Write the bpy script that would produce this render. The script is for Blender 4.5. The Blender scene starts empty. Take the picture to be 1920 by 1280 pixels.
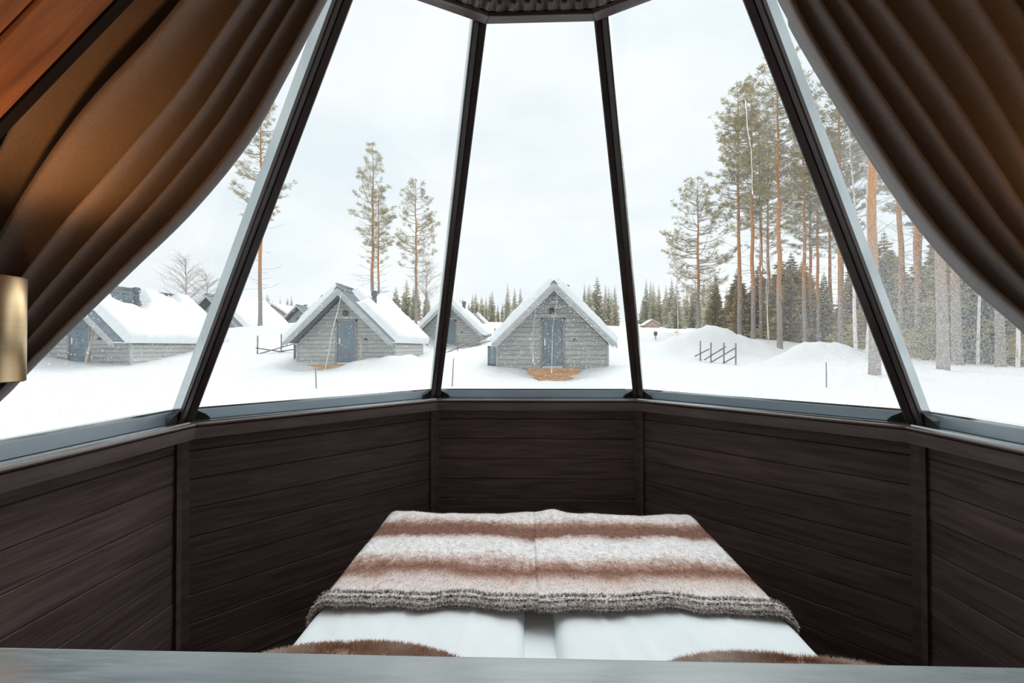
import bpy, math, random
import numpy as np
from mathutils import Vector, Matrix

SC = bpy.context.scene
COL = SC.collection
PI = math.pi
T22 = math.tan(PI / 8)
S22 = math.sin(PI / 8)
EYE = Vector((-0.0807, -1.4984, 1.5))

# ------------------------------------------------------------------ camera
cd = bpy.data.cameras.new('camera')
cd.sensor_width = 36.0
cd.lens = 15.385
cd.clip_start = 0.02
cd.clip_end = 1000
cam = bpy.data.objects.new('camera', cd)
COL.objects.link(cam)
cam.matrix_world = (Matrix.Translation(EYE) @ Matrix.Rotation(0.0308, 4, 'Z')
                    @ Matrix.Rotation(PI / 2 + 0.0121, 4, 'X') @ Matrix.Rotation(-0.0021, 4, 'Z'))
SC.camera = cam

# ------------------------------------------------------------------ sky, sun, exposure
SC.view_settings.view_transform = 'Standard'
SC.view_settings.look = 'None'
SC.view_settings.gamma = 1.0
SC.view_settings.use_curve_mapping = False
SC.view_settings.exposure = 0.5
SKY_STRENGTH = 0.74
SUN_ENERGY = 1.7
LAMP_W = 2.7
SPOT_W = 5.5

w = bpy.data.worlds.new('overcast_sky')
SC.world = w
w.use_nodes = True
nt = w.node_tree
nt.nodes.clear()
def wn(t, **k):
    n = nt.nodes.new(t)
    for a, b in k.items():
        setattr(n, a, b)
    return n
tc = wn('ShaderNodeTexCoord')
mp = wn('ShaderNodeMapping')
mp.inputs['Scale'].default_value = (1.0, 1.0, 2.4)
nz = wn('ShaderNodeTexNoise')
nz.inputs['Scale'].default_value = 2.1
nz.inputs['Detail'].default_value = 6
nz.inputs['Roughness'].default_value = 0.55
cr = wn('ShaderNodeValToRGB')
cr.color_ramp.elements[0].position = 0.36
cr.color_ramp.elements[0].color = (0.81, 0.89, 0.94, 1)
cr.color_ramp.elements[1].position = 0.58
cr.color_ramp.elements[1].color = (0.95, 0.975, 0.985, 1)
bg = wn('ShaderNodeBackground')
bg.inputs['Strength'].default_value = SKY_STRENGTH
wo = wn('ShaderNodeOutputWorld')
nt.links.new(tc.outputs['Generated'], mp.inputs['Vector'])
nt.links.new(mp.outputs['Vector'], nz.inputs['Vector'])
nt.links.new(nz.outputs['Fac'], cr.inputs['Fac'])
nt.links.new(cr.outputs['Color'], bg.inputs['Color'])
nt.links.new(bg.outputs['Background'], wo.inputs['Surface'])

sd = bpy.data.lights.new('hazy_sun', 'SUN')
sd.energy = SUN_ENERGY
sd.angle = math.radians(70)
sd.color = (1.0, 0.985, 0.96)
sun = bpy.data.objects.new('hazy_sun', sd)
COL.objects.link(sun)
sun.rotation_euler = Vector((-0.35, -0.75, -1.0)).to_track_quat('-Z', 'Y').to_euler()

# ------------------------------------------------------------------ materials
def new_mat(name):
    m = bpy.data.materials.new(name)
    m.use_nodes = True
    n = m.node_tree.nodes
    b = n.get('Principled BSDF')
    return m, m.node_tree, b

def P(b, **k):
    names = {'col': 'Base Color', 'rough': 'Roughness', 'metal': 'Metallic', 'spec': 'Specular IOR Level',
             'trans': 'Transmission Weight', 'ior': 'IOR', 'sheen': 'Sheen Weight', 'coat': 'Coat Weight',
             'emis': 'Emission Color', 'es': 'Emission Strength'}
    for a, v in k.items():
        if isinstance(v, tuple) and len(v) == 3:
            v = (*v, 1)
        b.inputs[names[a]].default_value = v

def noise_mat(name, c0, c1, scale=(4, 4, 4), nscale=1.0, detail=5, rough=0.7, spec=0.3, metal=0.0, bump=0.0, bscale=40.0,
              lo=0.35, hi=0.65, coord='Object', dist=0.0, coat=0.0, sheen=0.0, rand=0.0):
    m, t, b = new_mat(name)
    P(b, rough=rough, spec=spec, metal=metal, coat=coat, sheen=sheen)
    N, L = t.nodes, t.links
    tcn = N.new('ShaderNodeTexCoord')
    mpn = N.new('ShaderNodeMapping')
    mpn.inputs['Scale'].default_value = scale
    L.new(tcn.outputs[coord], mpn.inputs['Vector'])
    vec = mpn.outputs['Vector']
    if rand:
        oi = N.new('ShaderNodeObjectInfo')
        vm = N.new('ShaderNodeVectorMath'); vm.operation = 'SCALE'
        vm.inputs[0].default_value = (37, 19, 53)
        L.new(oi.outputs['Random'], vm.inputs['Scale'])
        va = N.new('ShaderNodeVectorMath'); va.operation = 'ADD'
        L.new(vec, va.inputs[0]); L.new(vm.outputs['Vector'], va.inputs[1])
        vec = va.outputs['Vector']
    no = N.new('ShaderNodeTexNoise')
    no.inputs['Scale'].default_value = nscale
    no.inputs['Detail'].default_value = detail
    no.inputs['Distortion'].default_value = dist
    L.new(vec, no.inputs['Vector'])
    rp = N.new('ShaderNodeValToRGB')
    rp.color_ramp.elements[0].position = lo
    rp.color_ramp.elements[0].color = (*c0, 1)
    rp.color_ramp.elements[1].position = hi
    rp.color_ramp.elements[1].color = (*c1, 1)
    L.new(no.outputs['Fac'], rp.inputs['Fac'])
    col = rp.outputs['Color']
    if rand:
        hs = N.new('ShaderNodeHueSaturation')
        mr = N.new('ShaderNodeMapRange')
        mr.inputs['To Min'].default_value = 1 - rand
        mr.inputs['To Max'].default_value = 1 + rand
        L.new(oi.outputs['Random'], mr.inputs['Value'])
        L.new(mr.outputs['Result'], hs.inputs['Value'])
        L.new(col, hs.inputs['Color'])
        col = hs.outputs['Color']
    L.new(col, b.inputs['Base Color'])
    if bump:
        n2 = N.new('ShaderNodeTexNoise')
        n2.inputs['Scale'].default_value = bscale
        n2.inputs['Detail'].default_value = 4
        L.new(vec, n2.inputs['Vector'])
        bp = N.new('ShaderNodeBump')
        bp.inputs['Strength'].default_value = bump
        bp.inputs['Distance'].default_value = 0.01
        L.new(n2.outputs['Fac'], bp.inputs['Height'])
        L.new(bp.outputs['Normal'], b.inputs['Normal'])
    return m

M = {}
# dark stained boards, grain along local x
M['dark_wood'] = noise_mat('dark_stained_wood', (0.088, 0.057, 0.054), (0.158, 0.110, 0.105), scale=(1.2, 14, 14), nscale=2.2, detail=7,
                           rough=0.55, spec=0.35, bump=0.25, bscale=6, dist=0.6, rand=0.14)
M['trim_wood'] = noise_mat('dark_trim_wood', (0.095, 0.067, 0.063), (0.145, 0.110, 0.104), scale=(1.5, 12, 12), nscale=2, detail=5,
                           rough=0.38, spec=0.4, bump=0.1, bscale=8)
M['ceil_wood'] = noise_mat('stained_ceiling_wood', (0.27, 0.118, 0.052), (0.50, 0.235, 0.105), scale=(1.2, 16, 16), nscale=2.4, detail=6,
                           rough=0.55, bump=0.15, bscale=6, dist=0.5, rand=0.1)
M['shadow_board'] = noise_mat('black_shadow_backing', (0.012, 0.010, 0.010), (0.02, 0.016, 0.015), rough=0.6)  # black for backings, and for the shade gap along the ceiling edge
M['ledge_wood'] = noise_mat('grey_ledge_wood', (0.27, 0.38, 0.45), (0.50, 0.63, 0.69), scale=(1.1, 6, 6), nscale=2.2, detail=7,
                            rough=0.26, spec=1.0, bump=0.12, bscale=7, dist=2.2, lo=0.25, hi=0.72)
M['frame_metal'] = noise_mat('brown_frame_metal', (0.052, 0.036, 0.033), (0.068, 0.049, 0.046), rough=0.36, spec=0.4, nscale=3)
M['rail_metal'] = noise_mat('grey_rail_metal', (0.105, 0.145, 0.175), (0.155, 0.20, 0.235), scale=(2, 6, 6), rough=0.34, spec=0.5, metal=0.2)
M['flange_metal'] = noise_mat('polished_flange_metal', (0.42, 0.47, 0.48), (0.55, 0.60, 0.61), scale=(3, 3, 3), rough=0.14, metal=0.92)
M['black_plastic'] = noise_mat('black_corner_plastic', (0.012, 0.010, 0.010), (0.02, 0.017, 0.016), rough=0.45)
M['steel'] = noise_mat('screw_steel', (0.6, 0.6, 0.6), (0.75, 0.75, 0.75), rough=0.3, metal=0.9)
M['curtain'] = noise_mat('taupe_curtain_fabric', (0.34, 0.315, 0.31), (0.40, 0.37, 0.36), scale=(60, 60, 60), nscale=4, rough=0.85, spec=0.15,
                         bump=0.12, bscale=10, sheen=0.35)
M['curtain'].node_tree.nodes['Principled BSDF'].inputs['Sheen Roughness'].default_value = 0.32
M['curtain'].node_tree.nodes['Principled BSDF'].inputs['Sheen Tint'].default_value = (0.92, 0.97, 1.0, 1)
M['valance'] = noise_mat('brown_valance_fabric', (0.34, 0.285, 0.27), (0.40, 0.345, 0.33), scale=(9, 9, 9), nscale=3, rough=0.8, spec=0.2)
M['sheet'] = noise_mat('white_cotton', (0.84, 0.925, 0.965), (0.89, 0.955, 0.98), scale=(3, 3, 3), rough=0.75, spec=0.2, bump=0.06, bscale=30)
M['brass'] = noise_mat('brushed_brass', (0.96, 0.70, 0.40), (0.99, 0.78, 0.49), scale=(1, 1, 40), nscale=3, rough=0.40, metal=1.0)
M['floor'] = noise_mat('dark_floor_boards', (0.02, 0.016, 0.014), (0.04, 0.03, 0.027), scale=(2, 12, 2), rough=0.6)
M['snow'] = noise_mat('snow', (0.74, 0.76, 0.77), (0.80, 0.815, 0.82), scale=(0.6, 0.6, 0.6), nscale=1.4, detail=8, rough=0.75, spec=0.15,
                      bump=0.35, bscale=9, lo=0.3, hi=0.7)
M['roof_snow'] = noise_mat('roof_snow', (0.78, 0.81, 0.825), (0.83, 0.85, 0.86), rough=0.75, spec=0.1)
M['log'] = noise_mat('grey_painted_logs', (0.39, 0.40, 0.38), (0.53, 0.54, 0.515), scale=(1.5, 8, 8), nscale=2, detail=5, rough=0.75,
                     rand=0.10)
M['barge'] = noise_mat('light_grey_boards', (0.38, 0.40, 0.40), (0.50, 0.52, 0.515), scale=(2, 8, 8), nscale=2, rough=0.7)
M['felt'] = noise_mat('slate_roof_felt', (0.09, 0.115, 0.14), (0.17, 0.20, 0.225), scale=(9, 9, 9), nscale=2, rough=0.8)
M['door_blue'] = noise_mat('slate_blue_door_paint', (0.15, 0.205, 0.25), (0.20, 0.26, 0.30), scale=(3, 3, 1), rough=0.5)
M['door_frame'] = noise_mat('door_frame_paint', (0.24, 0.235, 0.22), (0.32, 0.315, 0.30), rough=0.7)
M['pale_paint'] = noise_mat('pale_paint', (0.75, 0.76, 0.76), (0.85, 0.85, 0.85), rough=0.6)
M['dark_iron'] = noise_mat('dark_iron', (0.05, 0.055, 0.06), (0.09, 0.10, 0.105), rough=0.5)
M['step_wood'] = noise_mat('fresh_orange_timber', (0.52, 0.27, 0.11), (0.70, 0.41, 0.20), scale=(2, 14, 14), nscale=2, rough=0.7, rand=0.08)
M['timber_house'] = noise_mat('raw_timber_cladding', (0.55, 0.33, 0.20), (0.72, 0.47, 0.31), scale=(1, 1, 9), nscale=2, rough=0.75)
M['stake'] = noise_mat('weathered_stake', (0.16, 0.15, 0.14), (0.28, 0.26, 0.25), rough=0.8)
M['pale_pole'] = noise_mat('pale_pole_wood', (0.55, 0.45, 0.37), (0.7, 0.6, 0.5), rough=0.7)
M['orange_plastic'] = noise_mat('orange_plastic', (0.75, 0.36, 0.06), (0.85, 0.45, 0.1), rough=0.5)

# pine bark: orange in the upper stem, grey and plated low down
def bark(name, gz, c_low, c_low2, c_hi, c_hi2):
    m, t, b = new_mat(name)
    P(b, rough=0.85, spec=0.15)
    N, L = t.nodes, t.links
    tcn = N.new('ShaderNodeTexCoord')
    sx = N.new('ShaderNodeSeparateXYZ')
    L.new(tcn.outputs['Object'], sx.inputs[0])
    no = N.new('ShaderNodeTexNoise'); no.inputs['Scale'].default_value = 1.3; no.inputs['Detail'].default_value = 6
    L.new(tcn.outputs['Object'], no.inputs['Vector'])
    ma = N.new('ShaderNodeMath'); ma.operation = 'MULTIPLY_ADD'
    ma.inputs[1].default_value = 4.0
    L.new(no.outputs['Fac'], ma.inputs[0]); L.new(sx.outputs['Z'], ma.inputs[2])
    mr = N.new('ShaderNodeMapRange')
    mr.inputs['From Min'].default_value = gz + 0.6; mr.inputs['From Max'].default_value = gz + 3.2
    L.new(ma.outputs[0], mr.inputs['Value'])
    n2 = N.new('ShaderNodeTexNoise'); n2.inputs['Scale'].default_value = 6; n2.inputs['Detail'].default_value = 4
    mp2 = N.new('ShaderNodeMapping'); mp2.inputs['Scale'].default_value = (2, 2, 0.5)
    L.new(tcn.outputs['Object'], mp2.inputs['Vector']); L.new(mp2.outputs['Vector'], n2.inputs['Vector'])
    def mixc(a, c):
        x = N.new('ShaderNodeMix'); x.data_type = 'RGBA'
        x.inputs[6].default_value = (*a, 1); x.inputs[7].default_value = (*c, 1)
        L.new(n2.outputs['Fac'], x.inputs[0])
        return x.outputs[2]
    lo_, hi_ = mixc(c_low, c_low2), mixc(c_hi, c_hi2)
    x = N.new('ShaderNodeMix'); x.data_type = 'RGBA'
    L.new(mr.outputs['Result'], x.inputs[0]); L.new(lo_, x.inputs[6]); L.new(hi_, x.inputs[7])
    L.new(x.outputs[2], b.inputs['Base Color'])
    return m
M['bark'] = bark('pine_bark', 4.0, (0.22, 0.185, 0.165), (0.40, 0.36, 0.33), (0.40, 0.16, 0.045), (0.72, 0.33, 0.115))
M['birch_bark'] = noise_mat('birch_bark', (0.30, 0.27, 0.25), (0.78, 0.74, 0.70), scale=(3, 3, 1.2), nscale=3, rough=0.8, lo=0.3, hi=0.45)
M['twig'] = noise_mat('twig_bark', (0.26, 0.22, 0.19), (0.42, 0.37, 0.33), rough=0.85)
M['needle'] = noise_mat('pine_needles', (0.23, 0.20, 0.09), (0.52, 0.43, 0.20), scale=(0.6, 0.6, 0.6), nscale=2, rough=0.7, spec=0.2, rand=0.12)
M['needle_grey'] = noise_mat('hazed_frosty_pine_needles', (0.29, 0.27, 0.18), (0.56, 0.50, 0.31), scale=(0.6, 0.6, 0.6), nscale=2, rough=0.7, spec=0.2, rand=0.12)  # paled for frost and for distance haze put into the colour
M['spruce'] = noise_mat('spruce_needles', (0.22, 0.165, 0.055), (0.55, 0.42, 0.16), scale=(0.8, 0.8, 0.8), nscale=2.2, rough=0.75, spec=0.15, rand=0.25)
M['far_spruce'] = noise_mat('hazed_distant_spruce_needles', (0.34, 0.34, 0.27), (0.60, 0.53, 0.36), scale=(0.4, 0.4, 0.4), nscale=2.2, rough=0.75, spec=0.15, rand=0.25)  # lighter than the near spruces, air haze mixed into the colour

# window glass: clear, faintly fogged by condensation where the pane is wet
def pane_mat(name, base, extra, cx, cy, gx, gy, fine):
    m, t, b = new_mat(name)
    N, L = t.nodes, t.links
    N.remove(b)
    out = [n for n in N if n.type == 'OUTPUT_MATERIAL'][0]
    tr = N.new('ShaderNodeBsdfTransparent'); tr.inputs['Color'].default_value = (0.985, 0.995, 0.995, 1)
    gl = N.new('ShaderNodeBsdfGlossy'); gl.inputs['Roughness'].default_value = 0.02
    lw = N.new('ShaderNodeLayerWeight')
    pw = N.new('ShaderNodeMath'); pw.operation = 'POWER'; pw.inputs[1].default_value = 5.0
    L.new(lw.outputs['Facing'], pw.inputs[0])
    fr = N.new('ShaderNodeMath'); fr.operation = 'MULTIPLY_ADD'; fr.inputs[1].default_value = 0.55; fr.inputs[2].default_value = 0.012
    L.new(pw.outputs[0], fr.inputs[0])
    m1 = N.new('ShaderNodeMixShader')
    L.new(fr.outputs[0], m1.inputs[0]); L.new(tr.outputs[0], m1.inputs[1]); L.new(gl.outputs[0], m1.inputs[2])
    tl = N.new('ShaderNodeBsdfTranslucent'); tl.inputs['Color'].default_value = (0.93, 0.96, 0.97, 1)
    tcn = N.new('ShaderNodeTexCoord')
    sx = N.new('ShaderNodeSeparateXYZ'); L.new(tcn.outputs['Object'], sx.inputs[0])
    # wetness grows towards one side (x) and towards the sill (z)
    a1 = N.new('ShaderNodeMapRange'); a1.inputs['From Min'].default_value = cx; a1.inputs['From Max'].default_value = cx + gx
    L.new(sx.outputs['X'], a1.inputs['Value'])
    a2 = N.new('ShaderNodeMapRange'); a2.inputs['From Min'].default_value = cy; a2.inputs['From Max'].default_value = cy + gy
    L.new(sx.outputs['Z'], a2.inputs['Value'])
    mu = N.new('ShaderNodeMath'); mu.operation = 'MULTIPLY'
    L.new(a1.outputs[0], mu.inputs[0]); L.new(a2.outputs[0], mu.inputs[1])
    no = N.new('ShaderNodeTexNoise'); no.inputs['Scale'].default_value = fine; no.inputs['Detail'].default_value = 5
    L.new(tcn.outputs['Object'], no.inputs['Vector'])
    rp = N.new('ShaderNodeMapRange'); rp.inputs['From Min'].default_value = 0.38; rp.inputs['From Max'].default_value = 0.66
    L.new(no.outputs['Fac'], rp.inputs['Value'])
    m2 = N.new('ShaderNodeMath'); m2.operation = 'MULTIPLY'
    L.new(mu.outputs[0], m2.inputs[0]); L.new(rp.outputs[0], m2.inputs[1])
    m3 = N.new('ShaderNodeMath'); m3.operation = 'MULTIPLY_ADD'; m3.inputs[1].default_value = extra; m3.inputs[2].default_value = base
    L.new(m2.outputs[0], m3.inputs[0])
    mx = N.new('ShaderNodeMixShader')
    L.new(m3.outputs[0], mx.inputs[0]); L.new(m1.outputs[0], mx.inputs[1]); L.new(tl.outputs[0], mx.inputs[2])
    L.new(mx.outputs[0], out.inputs['Surface'])
    return m
m, t, b = new_mat('water_drops')
P(b, col=(0.97, 0.985, 0.99), rough=0.03, trans=1.0, ior=1.33, spec=0.5)
M['water'] = m
m, t, b = new_mat('water_run')
P(b, col=(0.9, 0.92, 0.93), rough=0.3, trans=0.25, ior=1.2)
M['water_run'] = m
m, t, b = new_mat('lamp_bulb')
P(b, col=(1, 0.8, 0.55), emis=(1.0, 0.62, 0.28), es=12.0)
M['bulb'] = m
m, t, b = new_mat('cabin_window_glass')
P(b, col=(0.25, 0.33, 0.38), rough=0.08, spec=0.6)
M['cabin_glass'] = m

# fur throw: brown and cream bands across the bed (local y), wavering
def fur_mat(name, off):
    m, t, b = new_mat(name)
    P(b, rough=0.9, spec=0.1, sheen=0.25)
    N, L = t.nodes, t.links
    tcn = N.new('ShaderNodeTexCoord')
    sx = N.new('ShaderNodeSeparateXYZ'); L.new(tcn.outputs['Object'], sx.inputs[0])
    n1 = N.new('ShaderNodeTexNoise'); n1.inputs['Scale'].default_value = 3.2; n1.inputs['Detail'].default_value = 3
    mpn = N.new('ShaderNodeMapping'); mpn.inputs['Location'].default_value = (off, off * 2, 0)
    L.new(tcn.outputs['Object'], mpn.inputs['Vector']); L.new(mpn.outputs['Vector'], n1.inputs['Vector'])
    n2 = N.new('ShaderNodeTexNoise'); n2.inputs['Scale'].default_value = 1.0; n2.inputs['Detail'].default_value = 8
    n2.inputs['Roughness'].default_value = 0.75
    mp2 = N.new('ShaderNodeMapping'); mp2.inputs['Scale'].default_value = (38, 26, 30); mp2.inputs['Location'].default_value = (off * 3, off, 0)
    L.new(tcn.outputs['Object'], mp2.inputs['Vector']); L.new(mp2.outputs['Vector'], n2.inputs['Vector'])
    a = N.new('ShaderNodeMath'); a.operation = 'MULTIPLY_ADD'; a.inputs[1].default_value = 0.16
    L.new(n1.outputs['Fac'], a.inputs[0]); L.new(sx.outputs['Y'], a.inputs[2])
    a2 = N.new('ShaderNodeMath'); a2.operation = 'MULTIPLY_ADD'; a2.inputs[1].default_value = 0.15
    L.new(n2.outputs['Fac'], a2.inputs[0]); L.new(a.outputs[0], a2.inputs[2])
    mr = N.new('ShaderNodeMapRange'); mr.inputs['From Min'].default_value = 0.155; mr.inputs['From Max'].default_value = 1.355
    L.new(a2.outputs[0], mr.inputs['Value'])
    rp = N.new('ShaderNodeValToRGB')
    els = rp.color_ramp.elements
    cream, pink, brown, tan = (0.90, 0.885, 0.885), (0.76, 0.65, 0.615), (0.235, 0.108, 0.072), (0.42, 0.25, 0.185)
    stops = [(0.0, cream), (0.18, cream), (0.25, (0.82, 0.74, 0.71)), (0.29, pink), (0.33, tan), (0.36, brown), (0.40, tan), (0.45, pink), (0.49, cream),
             (0.59, cream), (0.62, pink), (0.655, brown), (0.73, brown), (0.775, tan), (0.81, pink), (0.86, cream), (0.94, (0.80, 0.72, 0.67)), (1.0, tan)]
    els[0].position, els[0].color = stops[0][0], (*stops[0][1], 1)
    els[1].position, els[1].color = stops[-1][0], (*stops[-1][1], 1)
    for p_, c_ in stops[1:-1]:
        e = els.new(p_); e.color = (*c_, 1)
    L.new(mr.outputs['Result'], rp.inputs['Fac'])
    # ribs of the knit backing showing through the pile, plus tip speckle
    hs = N.new('ShaderNodeHueSaturation')
    m4 = N.new('ShaderNodeMapRange'); m4.inputs['From Min'].default_value = 0.3; m4.inputs['From Max'].default_value = 0.7
    m4.inputs['To Min'].default_value = 0.74; m4.inputs['To Max'].default_value = 1.2
    L.new(n2.outputs['Fac'], m4.inputs['Value']); L.new(m4.outputs[0], hs.inputs['Value']); L.new(rp.outputs['Color'], hs.inputs['Color'])
    L.new(hs.outputs['Color'], b.inputs['Base Color'])
    bp = N.new('ShaderNodeBump'); bp.inputs['Strength'].default_value = 0.25; bp.inputs['Distance'].default_value = 0.01
    L.new(n2.outputs['Fac'], bp.inputs['Height']); L.new(bp.outputs['Normal'], b.inputs['Normal'])
    return m
M['fur_left'] = fur_mat('striped_fur_left', 0.0)
M['fur_right'] = fur_mat('striped_fur_right', 1.7)
M['hem_dark'] = noise_mat('speckled_hem_fur', (0.12, 0.105, 0.10), (0.74, 0.70, 0.68), scale=(60, 60, 60), nscale=2.5, detail=3, rough=0.9, spec=0.1, lo=0.36, hi=0.56)
M['cushion_fur'] = noise_mat('russet_cushion_fur', (0.58, 0.37, 0.27), (0.93, 0.87, 0.83), scale=(5, 5, 5), nscale=1.3, detail=6, rough=0.9, spec=0.1)

# ------------------------------------------------------------------ mesh helpers
class MB:
    def __init__(s):
        s.v, s.f = [], []
    def add(s, vs, fs):
        o = len(s.v)
        s.v += [tuple(x) for x in vs]
        s.f += [tuple(i + o for i in f) for f in fs]
        return s
    def box(s, x0, x1, y0, y1, z0, z1, mat=None):
        vs = [Vector(c) for c in ((x0, y0, z0), (x1, y0, z0), (x1, y1, z0), (x0, y1, z0), (x0, y0, z1), (x1, y0, z1), (x1, y1, z1), (x0, y1, z1))]
        if mat is not None:
            vs = [mat @ v for v in vs]
        return s.add(vs, [(0, 3, 2, 1), (4, 5, 6, 7), (0, 1, 5, 4), (1, 2, 6, 5), (2, 3, 7, 6), (3, 0, 4, 7)])
    def loft(s, a, b, caps=True):
        n = len(a)
        fs = [(i, (i + 1) % n, n + (i + 1) % n, n + i) for i in range(n)]
        if caps:
            fs += [tuple(range(n - 1, -1, -1)), tuple(range(n, 2 * n))]
        return s.add(list(a) + list(b), fs)
    def tube(s, pts, rad, n=6, cap=True):
        pts = [Vector(p) for p in pts]
        vs, fs = [], []
        for i, p in enumerate(pts):
            d = (pts[min(i + 1, len(pts) - 1)] - pts[max(i - 1, 0)])
            d = d.normalized() if d.length > 1e-9 else Vector((0, 0, 1))
            u = d.orthogonal().normalized() if abs(d.z) < 0.9 else d.cross(Vector((0, 1, 0))).normalized()
            w_ = d.cross(u)
            r = rad[i] if hasattr(rad, '__len__') else rad
            for k in range(n):
                a = 2 * PI * k / n
                vs.append(p + (u * math.cos(a) + w_ * math.sin(a)) * r)
        for i in range(len(pts) - 1):
            for k in range(n):
                fs.append((i * n + k, i * n + (k + 1) % n, (i + 1) * n + (k + 1) % n, (i + 1) * n + k))
        if cap:
            fs += [tuple(range(n - 1, -1, -1)), tuple(range((len(pts) - 1) * n, len(pts) * n))]
        return s.add(vs, fs)
    def grid(s, fn, nu, nv):
        vs = [fn(i / nu, j / nv) for j in range(nv + 1) for i in range(nu + 1)]
        fs = [(j * (nu + 1) + i, j * (nu + 1) + i + 1, (j + 1) * (nu + 1) + i + 1, (j + 1) * (nu + 1) + i) for j in range(nv) for i in range(nu)]
        return s.add(vs, fs)
    def mesh(s, name, mat, smooth=False):
        me = bpy.data.meshes.new(name)
        me.from_pydata(s.v, [], s.f)
        if mat:
            me.materials.append(mat)
        if smooth:
            me.polygons.foreach_set('use_smooth', [True] * len(me.polygons))
        me.update()
        return me
    def build(s, name, mat, parent=None, smooth=False, kind=None, mw=None, label=None):
        return link(name, s.mesh(name, mat, smooth), parent, kind, mw, label)

def link(name, me, parent=None, kind=None, mw=None, label=None):
    o = bpy.data.objects.new(name, me)
    COL.objects.link(o)
    if parent is not None:
        o.parent = parent
    if mw is not None:
        o.matrix_local = mw
    if kind:
        o['kind'] = kind
    if label:
        o['label'] = label
    return o

def empty(name, loc=(0, 0, 0), rz=0.0):
    o = bpy.data.objects.new(name, None)
    COL.objects.link(o)
    o.empty_display_size = 0.1
    o.location = loc
    o.rotation_euler = (0, 0, rz)
    return o

def tag(o, label, cat, group=None, kind=None):
    o['label'] = label
    o['category'] = cat
    if group:
        o['group'] = group
    if kind:
        o['kind'] = kind
    return o

def copy_thing(root, loc, rz=0.0, sc=(1, 1, 1)):
    r = root.copy(); COL.objects.link(r)
    r.location = loc; r.rotation_euler = (0, 0, rz); r.scale = sc
    for ch in list(root.children):
        c = ch.copy(); COL.objects.link(c); c.parent = r
        for g in list(ch.children):
            d = g.copy(); COL.objects.link(d); d.parent = c
    return r

def lerp(a, b, t):
    return a + (b - a) * t
def smooth(t):
    t = max(0.0, min(1.0, t))
    return t * t * (3 - 2 * t)
def bevel(o, wd=0.004, seg=2):
    md = o.modifiers.new('soft_edges', 'BEVEL')
    md.width = wd; md.segments = seg; md.limit_method = 'ANGLE'
    return o
def hnoise(x, y, s=0):
    return (math.sin(x * 1.7 + 1.3 * s) * math.cos(y * 1.3 - 0.7 * s) + 0.5 * math.sin(x * 3.9 + y * 2.3 + s * 2.1)
            + 0.3 * math.sin(x * 7.3 - y * 6.1 + s) + 0.2 * math.cos(x * 13.1 + y * 11.7 + s * 3)) / 2.0

# ------------------------------------------------------------------ ground: snow terrain through surveyed heights
CTRL = [(0, 0, .0), (0, 6, .08), (-6, 2, .1), (6, 2, .2), (0, 10, .12), (-6.9, 12.5, .17), (-2.5, 13, .18), (8, 10.5, .38), (3, 13, .30),
        (-12, 8, .15), (-1.9, 16.6, .55), (3.8, 16.8, .62), (1.1, 19.5, .62), (-6.3, 19.3, .70), (-11.2, 18.8, .68), (-8.7, 22, .80),
        (-17.7, 17.4, .72), (-21.5, 16.8, .85), (-26, 16, .9), (-13.8, 20.5, 1.12), (-12.85, 21, 1.25), (-16, 24, 1.9), (-4.1, 24.5, 1.3), (-1.8, 24.5, 1.75), (-5.8, 31, 1.55),
        (-18.6, 28.5, 3.05), (-11.5, 31.5, 3.3), (-8.6, 33, 3.2), (8.9, 21.5, .76), (9.8, 19.5, .62), (14.8, 36.5, 2.5), (16.3, 32.5, 2.2),
        (16.3, 30.5, 2.0), (19, 34.5, 2.0), (14.8, 24.5, 1.15), (18.7, 28.5, 1.6), (20.9, 30.5, 1.6), (10, 11.5, .7), (12.9, 12.5, .76),
        (17.1, 16.5, .74), (16.1, 13.5, .76), (24, 32.5, 1.24), (19.3, 22.5, 1.15), (14.5, 18, .95), (13.5, 38.5, 2.4), (8.7, 28.5, 1.75),
        (20.9, 73, 4.7), (-7.6, 68, 5.3), (-22, 43.5, 3.2), (-27, 48, 3.2), (-23.4, 33.5, 2.6), (-29, 38, 3.0), (0, 100, 7.2), (-60, 100, 7.2),
        (60, 100, 6.0), (0, 160, 10.4), (-100, 160, 10.4), (100, 160, 9.5), (0, 45, 3.4), (5, 60, 4.4), (40, 30, 1.6), (60, 50, 2.6), (-50, 40, 3.2),
        (-50, 10, 1.2), (60, 5, 1.0), (0, 230, 14.5), (-160, 230, 14.5), (160, 230, 14), (20, 3, .6), (-20, 3, .4), (0, -12, 0), (-25, -10, .2), (25, -10, .4)]
_c = np.array(CTRL, float)
def _phi(d):
    return np.sqrt(d * d + 9.0)
_A = _phi(np.linalg.norm(_c[:, None, :2] - _c[None, :, :2], axis=2))
_n = len(_c)
_K = np.zeros((_n + 3, _n + 3)); _K[:_n, :_n] = _A + np.eye(_n) * -0.05
_K[:_n, _n] = 1; _K[:_n, _n + 1:] = _c[:, :2]; _K[_n, :_n] = 1; _K[_n + 1:, :_n] = _c[:, :2].T
_w = np.linalg.solve(_K, np.concatenate([_c[:, 2], np.zeros(3)]))
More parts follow.
